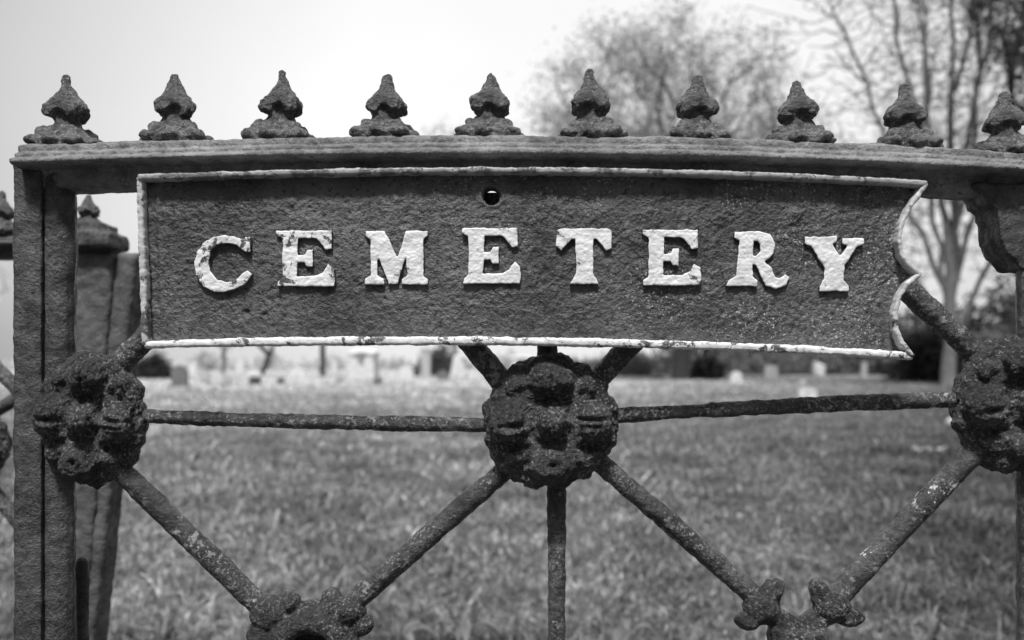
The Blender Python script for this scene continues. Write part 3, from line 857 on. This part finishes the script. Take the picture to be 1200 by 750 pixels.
# ---------------------------------------------------------------- trees
def tree_mesh(nodes, par, rad, curve=0.0):
    """tapered tubes along every parent-child run of a branching graph"""
    n = len(nodes); kids = [[] for _ in range(n)]
    for i in range(1, n): kids[par[i]].append(i)
    runs = []; stack = [0]
    starts = [(0, k) for k in kids[0]]
    while starts:
        a, b = starts.pop(); run = [a, b]
        while kids[b]:
            ks = sorted(kids[b], key=lambda q: -rad[q])
            for q in ks[1:]: starts.append((b, q))
            b = ks[0]; run.append(b)
        runs.append(run)
    V, Fc, off = [], [], 0
    for run in runs:
        p = nodes[run]; r = rad[run].copy(); r[0] = r[1]
        if run[0] == 0: r[0] = rad[0]
        k = 12 if r.max() > .12 else (6 if r.max() > .03 else 4)
        t = np.gradient(p, axis=0); t /= np.linalg.norm(t, axis=1)[:, None] + 1e-9
        ref = np.array([.31, .94, .1]); s_ = np.cross(t, ref); s_ /= np.linalg.norm(s_, axis=1)[:, None] + 1e-9; u_ = np.cross(s_, t)
        A = np.arange(k) * 2 * math.pi / k
        ring = p[:, None, :] + r[:, None, None] * (s_[:, None, :] * np.cos(A)[None, :, None] + u_[:, None, :] * np.sin(A)[None, :, None])
        V.append(ring.reshape(-1, 3)); m = len(run)
        I = np.arange(m - 1)[:, None] * k; q = np.arange(k)[None, :]; q2 = (q + 1) % k
        Fc.append((np.stack([I + q, I + q2, I + k + q2, I + k + q], 2) + off).reshape(-1, 4)); off += m * k
    return mesh_np('branches', np.concatenate(V), np.concatenate(Fc))

def span_tree(pts, trunk, bf=.35, r0=.4, tip=.012, seed=0, wob=.12, limbs=()):
    """joins scattered crown points to a trunk polyline, trading wire length against path length"""
    trunk = np.array(trunk, float); N = len(pts)
    nodes = [tuple(p) for p in trunk]; par = [0] + list(range(len(trunk) - 1))
    plen = np.concatenate([[0], np.cumsum(np.linalg.norm(np.diff(trunk, axis=0), axis=1))]).tolist()
    lim = []
    for f_, pl in limbs:
        prev = int(f_ * (len(trunk) - 1)); a = np.array(nodes[prev])
        for b in pl:
            nodes.append(tuple(b)); par.append(prev); plen.append(plen[prev] * .4 + float(np.linalg.norm(np.array(b) - a)) * .2); prev = len(nodes) - 1; a = np.array(b); lim.append(prev)
    best = np.full(N, 1e9); bp = np.zeros(N, int); done = np.zeros(N, bool)
    def relax(j, p, L):
        d = np.linalg.norm(pts - p, axis=1)
        up = np.clip(p[2] - pts[:, 2], 0, None)
        c = d + bf * (L + d) + 1.6 * up
        m = c < best; best[m] = c[m]; bp[m] = j
    for j in (lim if lim else range(max(1, int(len(trunk) * .55)), len(trunk))): relax(j, np.array(nodes[j]), plen[j])
    rs = np.random.RandomState(seed)
    for _ in range(N):
        i = int(np.argmin(np.where(done, 1e9, best))); done[i] = True
        j = bp[i]; a = np.array(nodes[j]); b = pts[i]; d = np.linalg.norm(b - a)
        k = max(1, int(d / .8)); prev = j; L = plen[j]
        for q in range(1, k + 1):
            c = a + (b - a) * q / k
            if q < k: c = c + rs.randn(3) * wob * min(1, d / 2)
            nodes.append(tuple(c)); par.append(prev); prev = len(nodes) - 1; L += d / k; plen.append(L)
        relax(prev, np.array(nodes[prev]), L)
    nodes = np.array(nodes); par = np.array(par); n = len(nodes)
    a2 = np.full(n, tip ** 2.3)
    haskid = np.zeros(n, bool)
    for i in range(n - 1, 0, -1):
        a2[par[i]] += a2[i] if haskid[par[i]] or True else 0
    rad = a2 ** (1 / 2.3)
    rad = tip + (rad - tip) * (r0 - tip) / (rad[0] - tip)
    rad[:len(trunk)] = np.maximum(rad[:len(trunk)], r0 * np.linspace(1, .75, len(trunk)))
    return nodes, par, rad

def tubes_mesh(segs, sides=6):
    V, Fc, off = [], [], 0
    for pl in segs:
        nodes = np.array([tuple(p) for p, _ in pl]); rad = np.array([r for _, r in pl]); m = len(pl); k = sides
        t = np.gradient(nodes, axis=0); t /= np.linalg.norm(t, axis=1)[:, None] + 1e-9
        s_ = np.cross(t, (.31, .94, .1)); s_ /= np.linalg.norm(s_, axis=1)[:, None]; u_ = np.cross(s_, t)
        A = np.arange(k) * 2 * math.pi / k
        V.append((nodes[:, None, :] + rad[:, None, None] * (s_[:, None, :] * np.cos(A)[None, :, None] + u_[:, None, :] * np.sin(A)[None, :, None])).reshape(-1, 3))
        I = np.arange(m - 1)[:, None] * k; q = np.arange(k)[None, :]; q2 = (q + 1) % k
        Fc.append((np.stack([I + q, I + q2, I + k + q2, I + k + q], 2) + off).reshape(-1, 4)); off += m * k
    return mesh_np('branches', np.concatenate(V), np.concatenate(Fc))

def leaves_mesh(points, n_per, rad, smin, smax, seed, flat=1.0, keep=None):
    rs = np.random.RandomState(seed)
    pts = np.array([tuple(p) for p in points])
    P0 = np.repeat(pts, n_per, axis=0)
    c = P0 + rs.randn(*P0.shape) * rad * np.array([1, 1, flat])
    if keep is not None:
        c = c[keep(c)]
    n = len(c)
    s = (smin + (smax - smin) * rs.rand(n))[:, None]
    a = rs.randn(n, 3); a /= np.linalg.norm(a, axis=1)[:, None]
    b = np.cross(a, rs.randn(n, 3)); b /= np.linalg.norm(b, axis=1)[:, None]
    V = np.stack([c - a * s * .5, c - b * s * .3, c + a * s * .5, c + b * s * .3], 1).reshape(-1, 3)
    Fc = np.arange(n * 4).reshape(-1, 4)
    return mesh_np('leaves', V, Fc, smooth=False)

def pxd(px, dist): return ((px - 600) / F * dist, dist - D)

def crown_pts(n, c, r, rs, shell=.45, gaps=.15, zmin=None):
    """points through an uneven crown volume with gaps in it"""
    out = []
    c = np.array(c); r = np.array(r)
    while len(out) < n:
        a = rs.randn(400, 3); a /= np.linalg.norm(a, axis=1)[:, None]
        rr = rs.rand(400) ** shell
        bump = 1 + .22 * perlin(a * 2.1 + c[0] + 3.3)
        p = a * (rr * bump)[:, None]
        q = c + p * r
        ok = perlin(q * .55 + 9.1) > -gaps
        if zmin is not None: ok &= q[:, 2] > zmin
        out.extend(q[ok].tolist())
    return np.array(out[:n])

def tree(name, label, px, dist, trunk_h, r0, c, r, npts, bmat, lmat, nleaf, lrad, lsize, seed, group=None, bf=.35, shell=.45, gaps=.15, lean=0.0, tip=.012, pts=None, leaf_sel=None, wob=.12, limbs=()):
    x, y = pxd(px, dist)
    root = empty(name, (x, y, 0)); tag(root, label, 'tree', group)
    rs = np.random.RandomState(seed)
    if pts is None:
        pts = crown_pts(npts, c, r, rs, shell, gaps)
    nt = 8
    trunk = [(lean * k / nt + (rs.randn() * .04 if k else 0), rs.randn() * .04, -.15 + trunk_h * k / nt) for k in range(nt + 1)]
    nodes, par, rad = span_tree(pts, trunk, bf, r0, tip, seed, wob, limbs)
    rad[0] *= 1.35; rad[1] *= 1.08
    link('trunk', tree_mesh(nodes, par, rad), bmat).parent = root
    if nleaf:
        p = nodes[len(trunk):]; p = p[rad[len(trunk):] < max(.07, tip * 5)]
        if leaf_sel is not None: p = p[leaf_sel(p, rs)]
        link('crown', leaves_mesh(p, nleaf, lrad, lsize[0], lsize[1], seed), lmat).parent = root
    return root

B_LITE = bark('lichened_bark', .19)
B_DARK, B_MID, B_PALE = bark('dark_bark', .07), bark('grey_bark', .13), bark('pale_bark', .24)
L_PALE = leafy('pale_autumn_leaves', .2, .6, .5); L_DARK = leafy('dark_foliage', .025, .07, .25); L_MID = leafy('mid_foliage', .07, .16, .35)
L_HEDGE = leafy('hedge_leaves', .10, .26, .4); L_MIDD = leafy('dull_foliage', .04, .12, .35); L_FAR = leafy('glare_painted_foliage', .5, .85, .5)  # far foliage colour painted pale to imitate backlight and glare

def big_sel(p, rs):     # leaves kept mostly on the outer crown, in clumps
    q = perlin(p * .6 + 14.4)
    out = np.linalg.norm((p - np.array((0, 0, 12))) / np.array((8.2, 8, 8.2)), axis=1)
    return (.6 * q + .8 * (out - .75) + .12 * rs.randn(len(p))) > -.32
tree('broadleaf_tree', 'big round pale-leaved tree rising behind the middle of the sign', 798, 44, 5.0, .46, (-.9, 0, 12), (8.7, 7.5, 8.1), 2200, B_DARK, L_PALE, 30, .45, (.10, .24), 11, bf=.3, gaps=.10, tip=.008, leaf_sel=big_sel)
rs = np.random.RandomState(77)
NB = 7500
limbs = []
LT = [(-4.6, 0, 15, .6), (-3.2, 1.5, 20, .7), (-1.7, -1.0, 22, .85), (-.4, 1.2, 25, 1), (1.0, -.6, 24, 1), (2.3, 1.4, 21, .85), (3.7, -.8, 18, .62), (5.4, .6, 13, .45), (-5.6, -.8, 10.5, .42), (.3, 3.4, 19, .9), (.2, -3.2, 18, .9)]
allp = []
for lx_, ly_, lz_, f_ in LT:
    b0 = 5.6 * f_; pl = []; wx = np.cumsum(rs.randn(15) * .13); wy = np.cumsum(rs.randn(15) * .13)
    for k in range(1, 15):
        tq = k / 14
        pl.append((lx_ * tq ** 1.05 + wx[k], ly_ * tq ** 1.05 + wy[k], b0 + (lz_ - b0) * tq ** 1.12))
    limbs.append((f_, pl))
    pa = np.array(pl); q = pa[rs.randint(2, 14, NB // len(LT))]
    sprd = (.5 + 1.5 * rs.rand(len(q)))[:, None]
    d_ = rs.randn(len(q), 3) * sprd * np.array((.75, .75, .5)) + np.array((0, 0, .7)) * sprd + (q * np.array((.12, .12, 0)))
    allp.append(q + d_)
bare = np.concatenate(allp)
tree('bare_tree', 'tall leafless tree with fanning limbs, seen past the curly sign end', 1113, 33, 5.6, .27, None, None, 0, B_LITE, L_MID, 0, .3, (.08, .14), 5, bf=.15, tip=.014, pts=bare, wob=.10, limbs=limbs)
tree('evergreen_tree', 'dark dense tree filling the top right corner', 1290, 30, 7, .33, (0, 0, 15.2), (4.9, 4.4, 5.4), 450, B_DARK, L_MIDD, 55, .42, (.12, .26), 8)
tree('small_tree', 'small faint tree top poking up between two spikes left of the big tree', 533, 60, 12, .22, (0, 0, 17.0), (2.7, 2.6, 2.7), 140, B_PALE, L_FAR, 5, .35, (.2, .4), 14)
# thin far tree line on the left
FARS = [(-60, 62, 11, 4.5, 'pale tree at the far left edge behind the gate post'), (150, 66, 10.5, 3.6, 'pale tree in the gap between gate post and sign'), (262, 70, 6.0, 2.6, 'low pale tree above the round-topped grey headstone'),
        (305, 58, 5.5, 1.6, 'slanting thin tree behind the white-capped dark headstone'), (378, 56, 6.5, 2.2, 'dark-stemmed thin tree left of the big white monument'), (520, 64, 6, 2.6, 'pale low tree behind the white obelisk')]
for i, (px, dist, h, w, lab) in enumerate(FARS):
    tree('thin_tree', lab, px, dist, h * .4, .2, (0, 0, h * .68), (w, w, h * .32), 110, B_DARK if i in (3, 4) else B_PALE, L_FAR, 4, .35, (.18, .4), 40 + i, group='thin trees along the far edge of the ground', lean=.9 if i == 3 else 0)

def bush_pts(cx, cy, w, d, h, n, rs):
    a = rs.randn(n, 3); a /= np.linalg.norm(a, axis=1)[:, None]
    rr = rs.rand(n) ** .35
    p = a * rr[:, None]
    bump = 1 + .25 * np.sin(a[:, 0] * 5 + cx) * np.cos(a[:, 2] * 6 + cy)
    return np.stack([cx + p[:, 0] * w / 2 * bump, cy + p[:, 1] * d / 2, np.abs(p[:, 2]) * h * bump], 1)

def shrub(label, px, dist, w, h, mat, n, seed, lsz=(.12, .26)):
    x, y = pxd(px, dist); root = empty('shrub', (x, y, 0)); tag(root, label, 'shrub')
    rs = np.random.RandomState(seed)
    pts = bush_pts(0, 0, w, w * .8, h, n, rs)
    o = link('foliage', leaves_mesh(pts, 5, .14, lsz[0], lsz[1], seed), mat); o.parent = root
    rnd = random.Random(seed)
    st = [[(Vector((rnd.uniform(-.15, .15), rnd.uniform(-.1, .1), -.05)), .03), (Vector((rnd.uniform(-w / 3, w / 3), rnd.uniform(-.3, .3), h * rnd.uniform(.6, .95))), .01)] for _ in range(9)]
    o = link('stem', tubes_mesh(st), B_DARK); o.parent = root
shrub('dark rounded shrub at the foot of the big tree trunk', 828, 45, 1.9, 1.25, L_DARK, 700, 3)
shrub('low dark shrub left of the grey headstones', 178, 46, 2.1, 1.35, L_DARK, 700, 4)
shrub('greyish shrub right of the white obelisk', 512, 55, 3.4, 1.9, L_MID, 900, 6)
shrub('dark shrub beneath the leafless tree', 1085, 40, 3.4, 2.9, L_DARK, 1500, 7)
shrub('small pale shrub in the distance left of the tree trunk', 742, 58, 3.2, 1.6, L_MID, 800, 9)

def wood(name, label, x0, x1, dist, hfn, mat, n, seed, lsz, kind='stuff', trunks=True):
    rs = np.random.RandomState(seed); rnd = random.Random(seed)
    pts = []
    xa = pxd(x0, dist)[0]; xb = pxd(x1, dist)[0]; x = xa
    while x < xb:
        px = 600 + x / dist * F; h = hfn(px) * rnd.uniform(.75, 1.15); w = rnd.uniform(2.5, 5)
        pts.append(bush_pts(x, dist - D + rnd.uniform(-2, 3), w * 1.3, w, h, int(n * h), rs)); x += w * .55
    o = link(name, leaves_mesh(np.concatenate(pts), 4, .25, lsz[0], lsz[1], seed), mat)
    tag(o, label, 'woodland' if 'wood' in name else 'hedge', kind=kind)
wood('hedge', 'dark hedge running behind the graves on the right', 700, 1400, 62, lambda px: 1.5 + max(0, px - 900) * .008, L_HEDGE, 260, 21, (.2, .45))
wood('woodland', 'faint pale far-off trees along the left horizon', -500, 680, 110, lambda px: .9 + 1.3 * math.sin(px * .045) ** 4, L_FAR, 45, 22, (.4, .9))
wood('woodland', 'hazy far-off trees behind the hedge on the right', 800, 1700, 95, lambda px: 6.5 + max(0, px - 980) * .02, L_MID, 40, 23, (.35, .8))

# ---------------------------------------------------------------- headstones
ST = {n: stone('stone_%s' % n, v) for n, v in (('white', .85), ('pale', .55), ('grey', .2), ('dark', .07))}
def headstone(kind, label, px, bpy_, wpx, hpx, v, seed=0, tilt=0.0, cap=None):
    dist = H * F / (bpy_ - 425); k = dist / F
    w, h = wpx * k, hpx * k; x, y = pxd(px, dist)
    name = {'obelisk': 'obelisk', 'pillar': 'stone_pillar', 'block': 'stone_monument'}.get(kind, 'headstone')
    root = empty(name, (x, y, 0)); tag(root, label, {'obelisk': 'obelisk', 'pillar': 'pillar', 'block': 'monument'}.get(kind, 'headstone'))
    root.rotation_euler = (0, tilt, random.Random(seed).uniform(-.2, .2))
    t = min(.28, w * .25) if kind in ('round', 'square', 'gothic') else w * .8
    def mk(nm, bm, mat):
        o = link(nm, to_mesh(bm), mat); o.parent = root
        for p in o.data.polygons: p.use_smooth = False
    if kind in ('round', 'square', 'gothic'):
        bm = bmesh.new(); pts = [(-w / 2, .08), (w / 2, .08)]
        if kind == 'square':
            pts += [(w / 2, h * .97), (w / 2 - .04, h), (-w / 2 + .04, h), (-w / 2, h * .97)]
        else:
            b = h - (w / 2 if kind == 'round' else w * .7)
            b = max(b, h * .4)
            for i in range(13):
                a = math.pi * i / 12
                pts.append((w / 2 * math.cos(a), b + (h - b) * (math.sin(a) if kind == 'round' else math.sin(a) ** .7)))
        vs = [bm.verts.new((a, -t / 2, z)) for a, z in pts]; f = bm.faces.new(vs)
        r = bmesh.ops.extrude_face_region(bm, geom=[f])
        for q in r['geom']:
            if isinstance(q, bmesh.types.BMVert): q.co.y += t
        bmesh.ops.recalc_face_normals(bm, faces=bm.faces)
        bmesh.ops.bevel(bm, geom=[e for e in bm.edges if abs(e.calc_face_angle(0)) > .8], offset=.012, segments=2, affect='EDGES')
        mk('slab', bm, ST[v])
        bm = bmesh.new(); bm_box(bm, (-w * .62, -t * .9, -.1), (w * .62, t * .9, .085), .015); mk('plinth', bm, ST['grey' if v != 'white' else 'pale'])
        if cap:
            bm = bmesh.new(); bm_box(bm, (-w * .56, -t * .7, h + .002), (w * .56, t * .7, h + .22), .05); mk('cap', bm, ST[cap])
    else:
        bm = bmesh.new(); bm_box(bm, (-w * .62, -t * .62, -.1), (w * .62, t * .62, h * .12), .02); mk('plinth', bm, ST['pale'])
        bm = bmesh.new()
        if kind == 'obelisk':
            bm_cone(bm, (0, 0, h * .12), (0, 0, h * .88), w * .6, w * .3, 4); bm_cone(bm, (0, 0, h * .88), (0, 0, h), w * .3, .01, 4)
        elif kind == 'pillar':
            bm_box(bm, (-w * .42, -t * .42, h * .12), (w * .42, t * .42, h * .9), .03); bm_box(bm, (-w * .5, -t * .5, h * .9), (w * .5, t * .5, h), .04)
        else:
            bm_box(bm, (-w * .5, -t * .5, h * .12), (w * .5, t * .5, h * .82), .03)
            bm_box(bm, (-w * .56, -t * .56, h * .82), (w * .56, t * .56, h * .9), .03); bm_cone(bm, (0, 0, h * .9), (0, 0, h), w * .7, w * .35, 4)
        mk('shaft', bm, ST[v])

HS = [('round', 'far small white headstone above the leftmost grey stone', 189, 441, 11, 13, 'white'),
      ('square', 'far white upright stone between the grey one and the pale square one', 227, 440, 9, 15, 'white'),
      ('gothic', 'far pointed white stone behind the mottled rounded stone', 281, 440, 9, 19, 'white'),
      ('round', 'wide low white stone to the left of the dark-stemmed tree', 350, 442, 17, 11, 'white'),
      ('round', 'broad grey stone leaning beside the tallest pale pillar', 519, 446, 14, 12, 'grey'),
      ('pillar', 'white far pillar just right of the dark-stemmed thin tree', 392, 441, 8, 24, 'white'),
      ('square', 'low pale stone near the tree trunk base, left side', 770, 444, 12, 9, 'pale'),
      ('round', 'large grey round-topped headstone, leftmost of the row', 211, 453, 19, 25, 'grey'),
      ('square', 'light square headstone just right of the big grey one', 240, 450, 12, 17, 'pale'),
      ('round', 'small mottled rounded headstone left of the capped one', 265, 452, 11, 14, 'pale'),
      ('square', 'dark headstone topped with a white cap', 299, 452, 13, 10, 'dark'),
      ('square', 'tiny dark low stone right of the white-capped headstone', 329, 450, 8, 7, 'dark'),
      ('round', 'small pale headstone left of the big white monument', 398, 448, 9, 11, 'pale'),
      ('block', 'biggest white monument, left of the centre rosette', 427, 449, 30, 40, 'white'),
      ('square', 'small grey headstone in front of the biggest monument', 443, 451, 10, 9, 'grey'),
      ('round', 'low white headstone between monument and tall white slab', 460, 447, 11, 10, 'white'),
      ('round', 'bright white round-topped slab left of the stone pillar', 477, 448, 15, 20, 'white'),
      ('pillar', 'tall pale square pillar among the left graves', 499, 444, 13, 36, 'pale'),
      ('obelisk', 'pale tapering obelisk left of the centre rosette', 537, 444, 16, 29, 'white'),
      ('round', 'small white headstone right beside the obelisk', 555, 445, 12, 12, 'white'),
      ('block', 'flat white tomb peeking above the centre rosette', 610, 437, 24, 20, 'white'),
      ('gothic', 'narrow pointed white headstone right of the tree trunk', 863, 451, 13, 16, 'white'),
      ('square', 'wide pale grey headstone in the middle of the right field', 903, 448, 15, 20, 'pale'),
      ('round', 'tiny white headstone at the foot of the hedge', 916, 437, 8, 10, 'white'),
      ('pillar', 'slim pale stone marker under the sign corner', 1012, 443, 7, 18, 'pale'),
      ('round', 'tiny white stone, rightmost of the far graves', 1054, 444, 9, 8, 'white')]
for i, (k, lab, px, by, w, h, v) in enumerate(HS):
    headstone(k, lab, px, by, w, h, v, i, tilt=random.Random(i).uniform(-.05, .05), cap='white' if 'white cap' in lab else None)
# a stepped stone and a small flag beside it
headstone('square', 'stepped grey headstone above the right rod, a white flag by it', 946, 470, 21, 15, 'white', 33)
dist = H * F / 45; k = dist / F; root = bpy.data.objects[[o.name for o in bpy.data.objects if o.name.startswith('headstone')][-1]]
bm = bmesh.new(); bm_box(bm, (-.21, -.05, .08), (-.04, .05, .52), .03); o = link('upright', to_mesh(bm), ST['pale']); o.parent = root
x, y = pxd(950, H * F / 35); root = empty('grave_flag', (x, y, 0)); tag(root, 'small white flag on a tilted stick behind the stepped headstone', 'flag')
bm = bmesh.new(); bm_cone(bm, (-.02, 0, -.05), (.14, 0, 1.15), .014, .014, 8); o = link('stick', to_mesh(bm), ST['grey']); o.parent = root
V = []; Fc = []
for i in range(13):
    for j in range(13):
        V.append((.06 + i / 12 * .38 + j / 12 * .02, .03 * math.sin(i * .7 + j * .2), .62 + j / 12 * .38 - i / 12 * .13))
for i in range(12):
    for j in range(12):
        Fc.append((i * 13 + j, (i + 1) * 13 + j, (i + 1) * 13 + j + 1, i * 13 + j + 1))
me = mesh_np('cloth', V, Fc); o = link('cloth', me, ST['white']); o.parent = root
m = o.modifiers.new('s', 'SOLIDIFY'); m.thickness = .004
# pale things lying in the grass at the right
def flower(label, px, py, r, n, seed):
    dist = H * F / (py - 425); x, y = pxd(px, dist); root = empty('flower_clump', (x, y, 0)); tag(root, label, 'flowers')
    rnd = random.Random(seed); bm = bmesh.new(); bs = bmesh.new()
    for i in range(n):
        p = Vector((rnd.uniform(-r, r), rnd.uniform(-r, r), rnd.uniform(.09, .15)))
        for q in range(6):
            a = q * math.pi / 3
            bm_ellipsoid(bm, p + Vector((math.cos(a) * .012, math.sin(a) * .012, 0)), (.011, .008, .004), Matrix.Rotation(a, 3, 'Z'), 8)
        bm_cone(bs, (p.x * .5, p.y * .5, -.02), p, .002, .0015, 5)
    o = link('petals', to_mesh(bm), ST['white']); o.parent = root
    o = link('stem', to_mesh(bs), L_MID); o.parent = root
flower('leftmost of three white flower tufts in the right grass', 1076, 540, .03, 5, 1)
flower('middle one of three white flower tufts in the right grass', 1089, 541, .025, 4, 2)
flower('rightmost of three white flower tufts in the right grass', 1104, 540, .028, 5, 3)
dist = H * F / 74; x, y = pxd(1117, dist); bm = bmesh.new(); bm_ellipsoid(bm, (0, 0, .04), (.12, .09, .09), seg=16)
o = link('field_stone', roughen(baked(to_mesh(bm), voxel=.012, smooth=1), [(9, .02), (30, .008)], 4), ST['pale']); o.location = (x, y, 0)
tag(o, 'pale rounded stone in the grass beside the right rosette', 'stone')

# weeds with arched stalks and broad leaves near the bottom edge
def weed(label, px, py, seed, n=7, ln=.16):
    dist = H * F / (py - 425); x, y = pxd(px, dist); root = empty('broadleaf_weed', (x, y, 0)); tag(root, label, 'weed')
    rnd = random.Random(seed); V, Fc, st = [], [], []
    for i in range(n):
        az = rnd.uniform(0, 6.28); L = ln * rnd.uniform(.6, 1.2); dx, dy = math.cos(az), math.sin(az); nx_, ny_ = -dy, dx
        off = len(V); w = L * .22; K = 7
        for k in range(K + 1):
            t = k / K; ww = w * math.sin(math.pi * min(1, t * .93 + .05)) ** .8 * .8
            r_ = L * (.15 + t); zz = .05 + L * (1.1 * t - 1.15 * t * t) + rnd.uniform(-.002, .002)
            for s in (-1, 0, 1):
                V.append((dx * r_ + nx_ * ww * s, dy * r_ + ny_ * ww * s, zz + abs(s) * ww * .35))
        for k in range(K):
            for s in range(2):
                a = off + k * 3 + s; Fc.append((a, a + 1, a + 4, a + 3))
        st.append([(Vector((0, 0, -.02)), .004), (Vector((dx * L * .15, dy * L * .15, .05)), .0035)])
    for i in range(2):
        az = rnd.uniform(0, 6.28); pl = []
        for k in range(9):
            t = k / 8; pl.append((Vector((math.cos(az) * t * .15, math.sin(az) * t * .12, .34 * t - .22 * t ** 3)), .0035 * (1.2 - t * .6)))
        st.append(pl)
    o = link('leaf_rosette', mesh_np('wl', V, Fc), L_WEED); o.parent = root
    o = link('stalk', tubes_mesh(st), L_WEED); o.parent = root
L_WEED = leafy('weed_leaves', .14, .26, .35)
weed('broad-leaved weed right of the lower left rod joint', 470, 765, 1, 8, .10)
weed('pale broad-leaved weed left of the centre upright rod', 545, 757, 2, 8, .10)
weed('broad-leaved weed right of the centre upright rod', 735, 760, 3, 7, .10)
weed('weed growing beside the leaning post foot', 190, 762, 4, 7, .10)
weed('weed at the lower right of the right rod joint', 1090, 768, 5, 7, .10)

# ---------------------------------------------------------------- light
w = bpy.data.worlds.new('World'); scene.world = w; w.use_nodes = True
t = NT(w)
SUN_EL, SUN_AZ = R(63), R(190)           # high, behind the camera and a little to the left
sky = t.n('ShaderNodeTexSky', sky_type='NISHITA', sun_disc=False, sun_elevation=SUN_EL, sun_rotation=SUN_AZ, air_density=1.0, dust_density=6.0, ozone_density=1.0)
bw = t.n('ShaderNodeRGBToBW', {'Color': sky.outputs[0]}).outputs[0]
# thin overcast: an even veil over the clear-sky brightness, brightest low in front
tc = t.n('ShaderNodeTexCoord').outputs['Generated']
cl = t.noise(t.n('ShaderNodeMapping', {'Vector': tc, 'Scale': (1, 1, 2.5)}).outputs[0], 1.6, 4, .5)
dotn = t.n('ShaderNodeVectorMath', {0: tc, 1: Vector((.04, .97, .22)).normalized()}, operation='DOT_PRODUCT').outputs['Value']
glow = t.n('ShaderNodeMapRange', {'Value': dotn, 'From Min': .70, 'From Max': .96, 'To Min': .0, 'To Max': 1.0}).outputs[0]
veil = t.mix(cl, 3.5, 4.6)
# made-up dimming of the sky low behind the camera, weakening the front fill
back = t.n('ShaderNodeVectorMath', {0: tc, 1: Vector((0, -.9, -.35)).normalized()}, operation='DOT_PRODUCT').outputs['Value']
bk = t.n('ShaderNodeMapRange', {'Value': back, 'From Min': -.1, 'From Max': .7, 'To Min': 1.0, 'To Max': .42}).outputs[0]
val = t.math('MULTIPLY', t.math('ADD', t.math('MULTIPLY', bw, .35), t.math('MULTIPLY', veil, t.mix(glow, .22, 1.12))), bk)
bg = t.n('ShaderNodeBackground', {'Color': val, 'Strength': .105})
t.n('ShaderNodeOutputWorld', {'Surface': bg.outputs[0]})

sl = bpy.data.lights.new('sun', 'SUN'); sl.energy = 2.5; sl.angle = R(8); sl.color = (1, 1, 1)
so = bpy.data.objects.new('sun', sl); COL.objects.link(so)
dirv = Vector((math.sin(SUN_AZ) * math.cos(SUN_EL), math.cos(SUN_AZ) * math.cos(SUN_EL), math.sin(SUN_EL)))
so.rotation_euler = (-dirv).to_track_quat('-Z', 'Y').to_euler()

# ---------------------------------------------------------------- camera
cam = bpy.data.cameras.new('camera'); co = bpy.data.objects.new('camera', cam); COL.objects.link(co)
co.location = (0, -D, H); co.rotation_euler = (R(90), 0, 0)
cam.sensor_width = 36; cam.lens = 36 * F / 1200; cam.shift_y = 50 / 1200
cam.clip_start = .05; cam.clip_end = 2000
cam.dof.use_dof = True; cam.dof.focus_distance = D - .01; cam.dof.aperture_fstop = 4.4; cam.dof.aperture_blades = 0
scene.camera = co
scene.render.resolution_x, scene.render.resolution_y = 1024, 640
vs = scene.view_settings; scene.display_settings.display_device = 'sRGB'
vs.view_transform = 'Standard'; vs.look = 'None'; vs.exposure = .82; vs.gamma = 1; vs.use_curve_mapping = False
scene.cycles.use_denoising = True
scene.cycles.max_bounces = 6; scene.cycles.transparent_max_bounces = 4
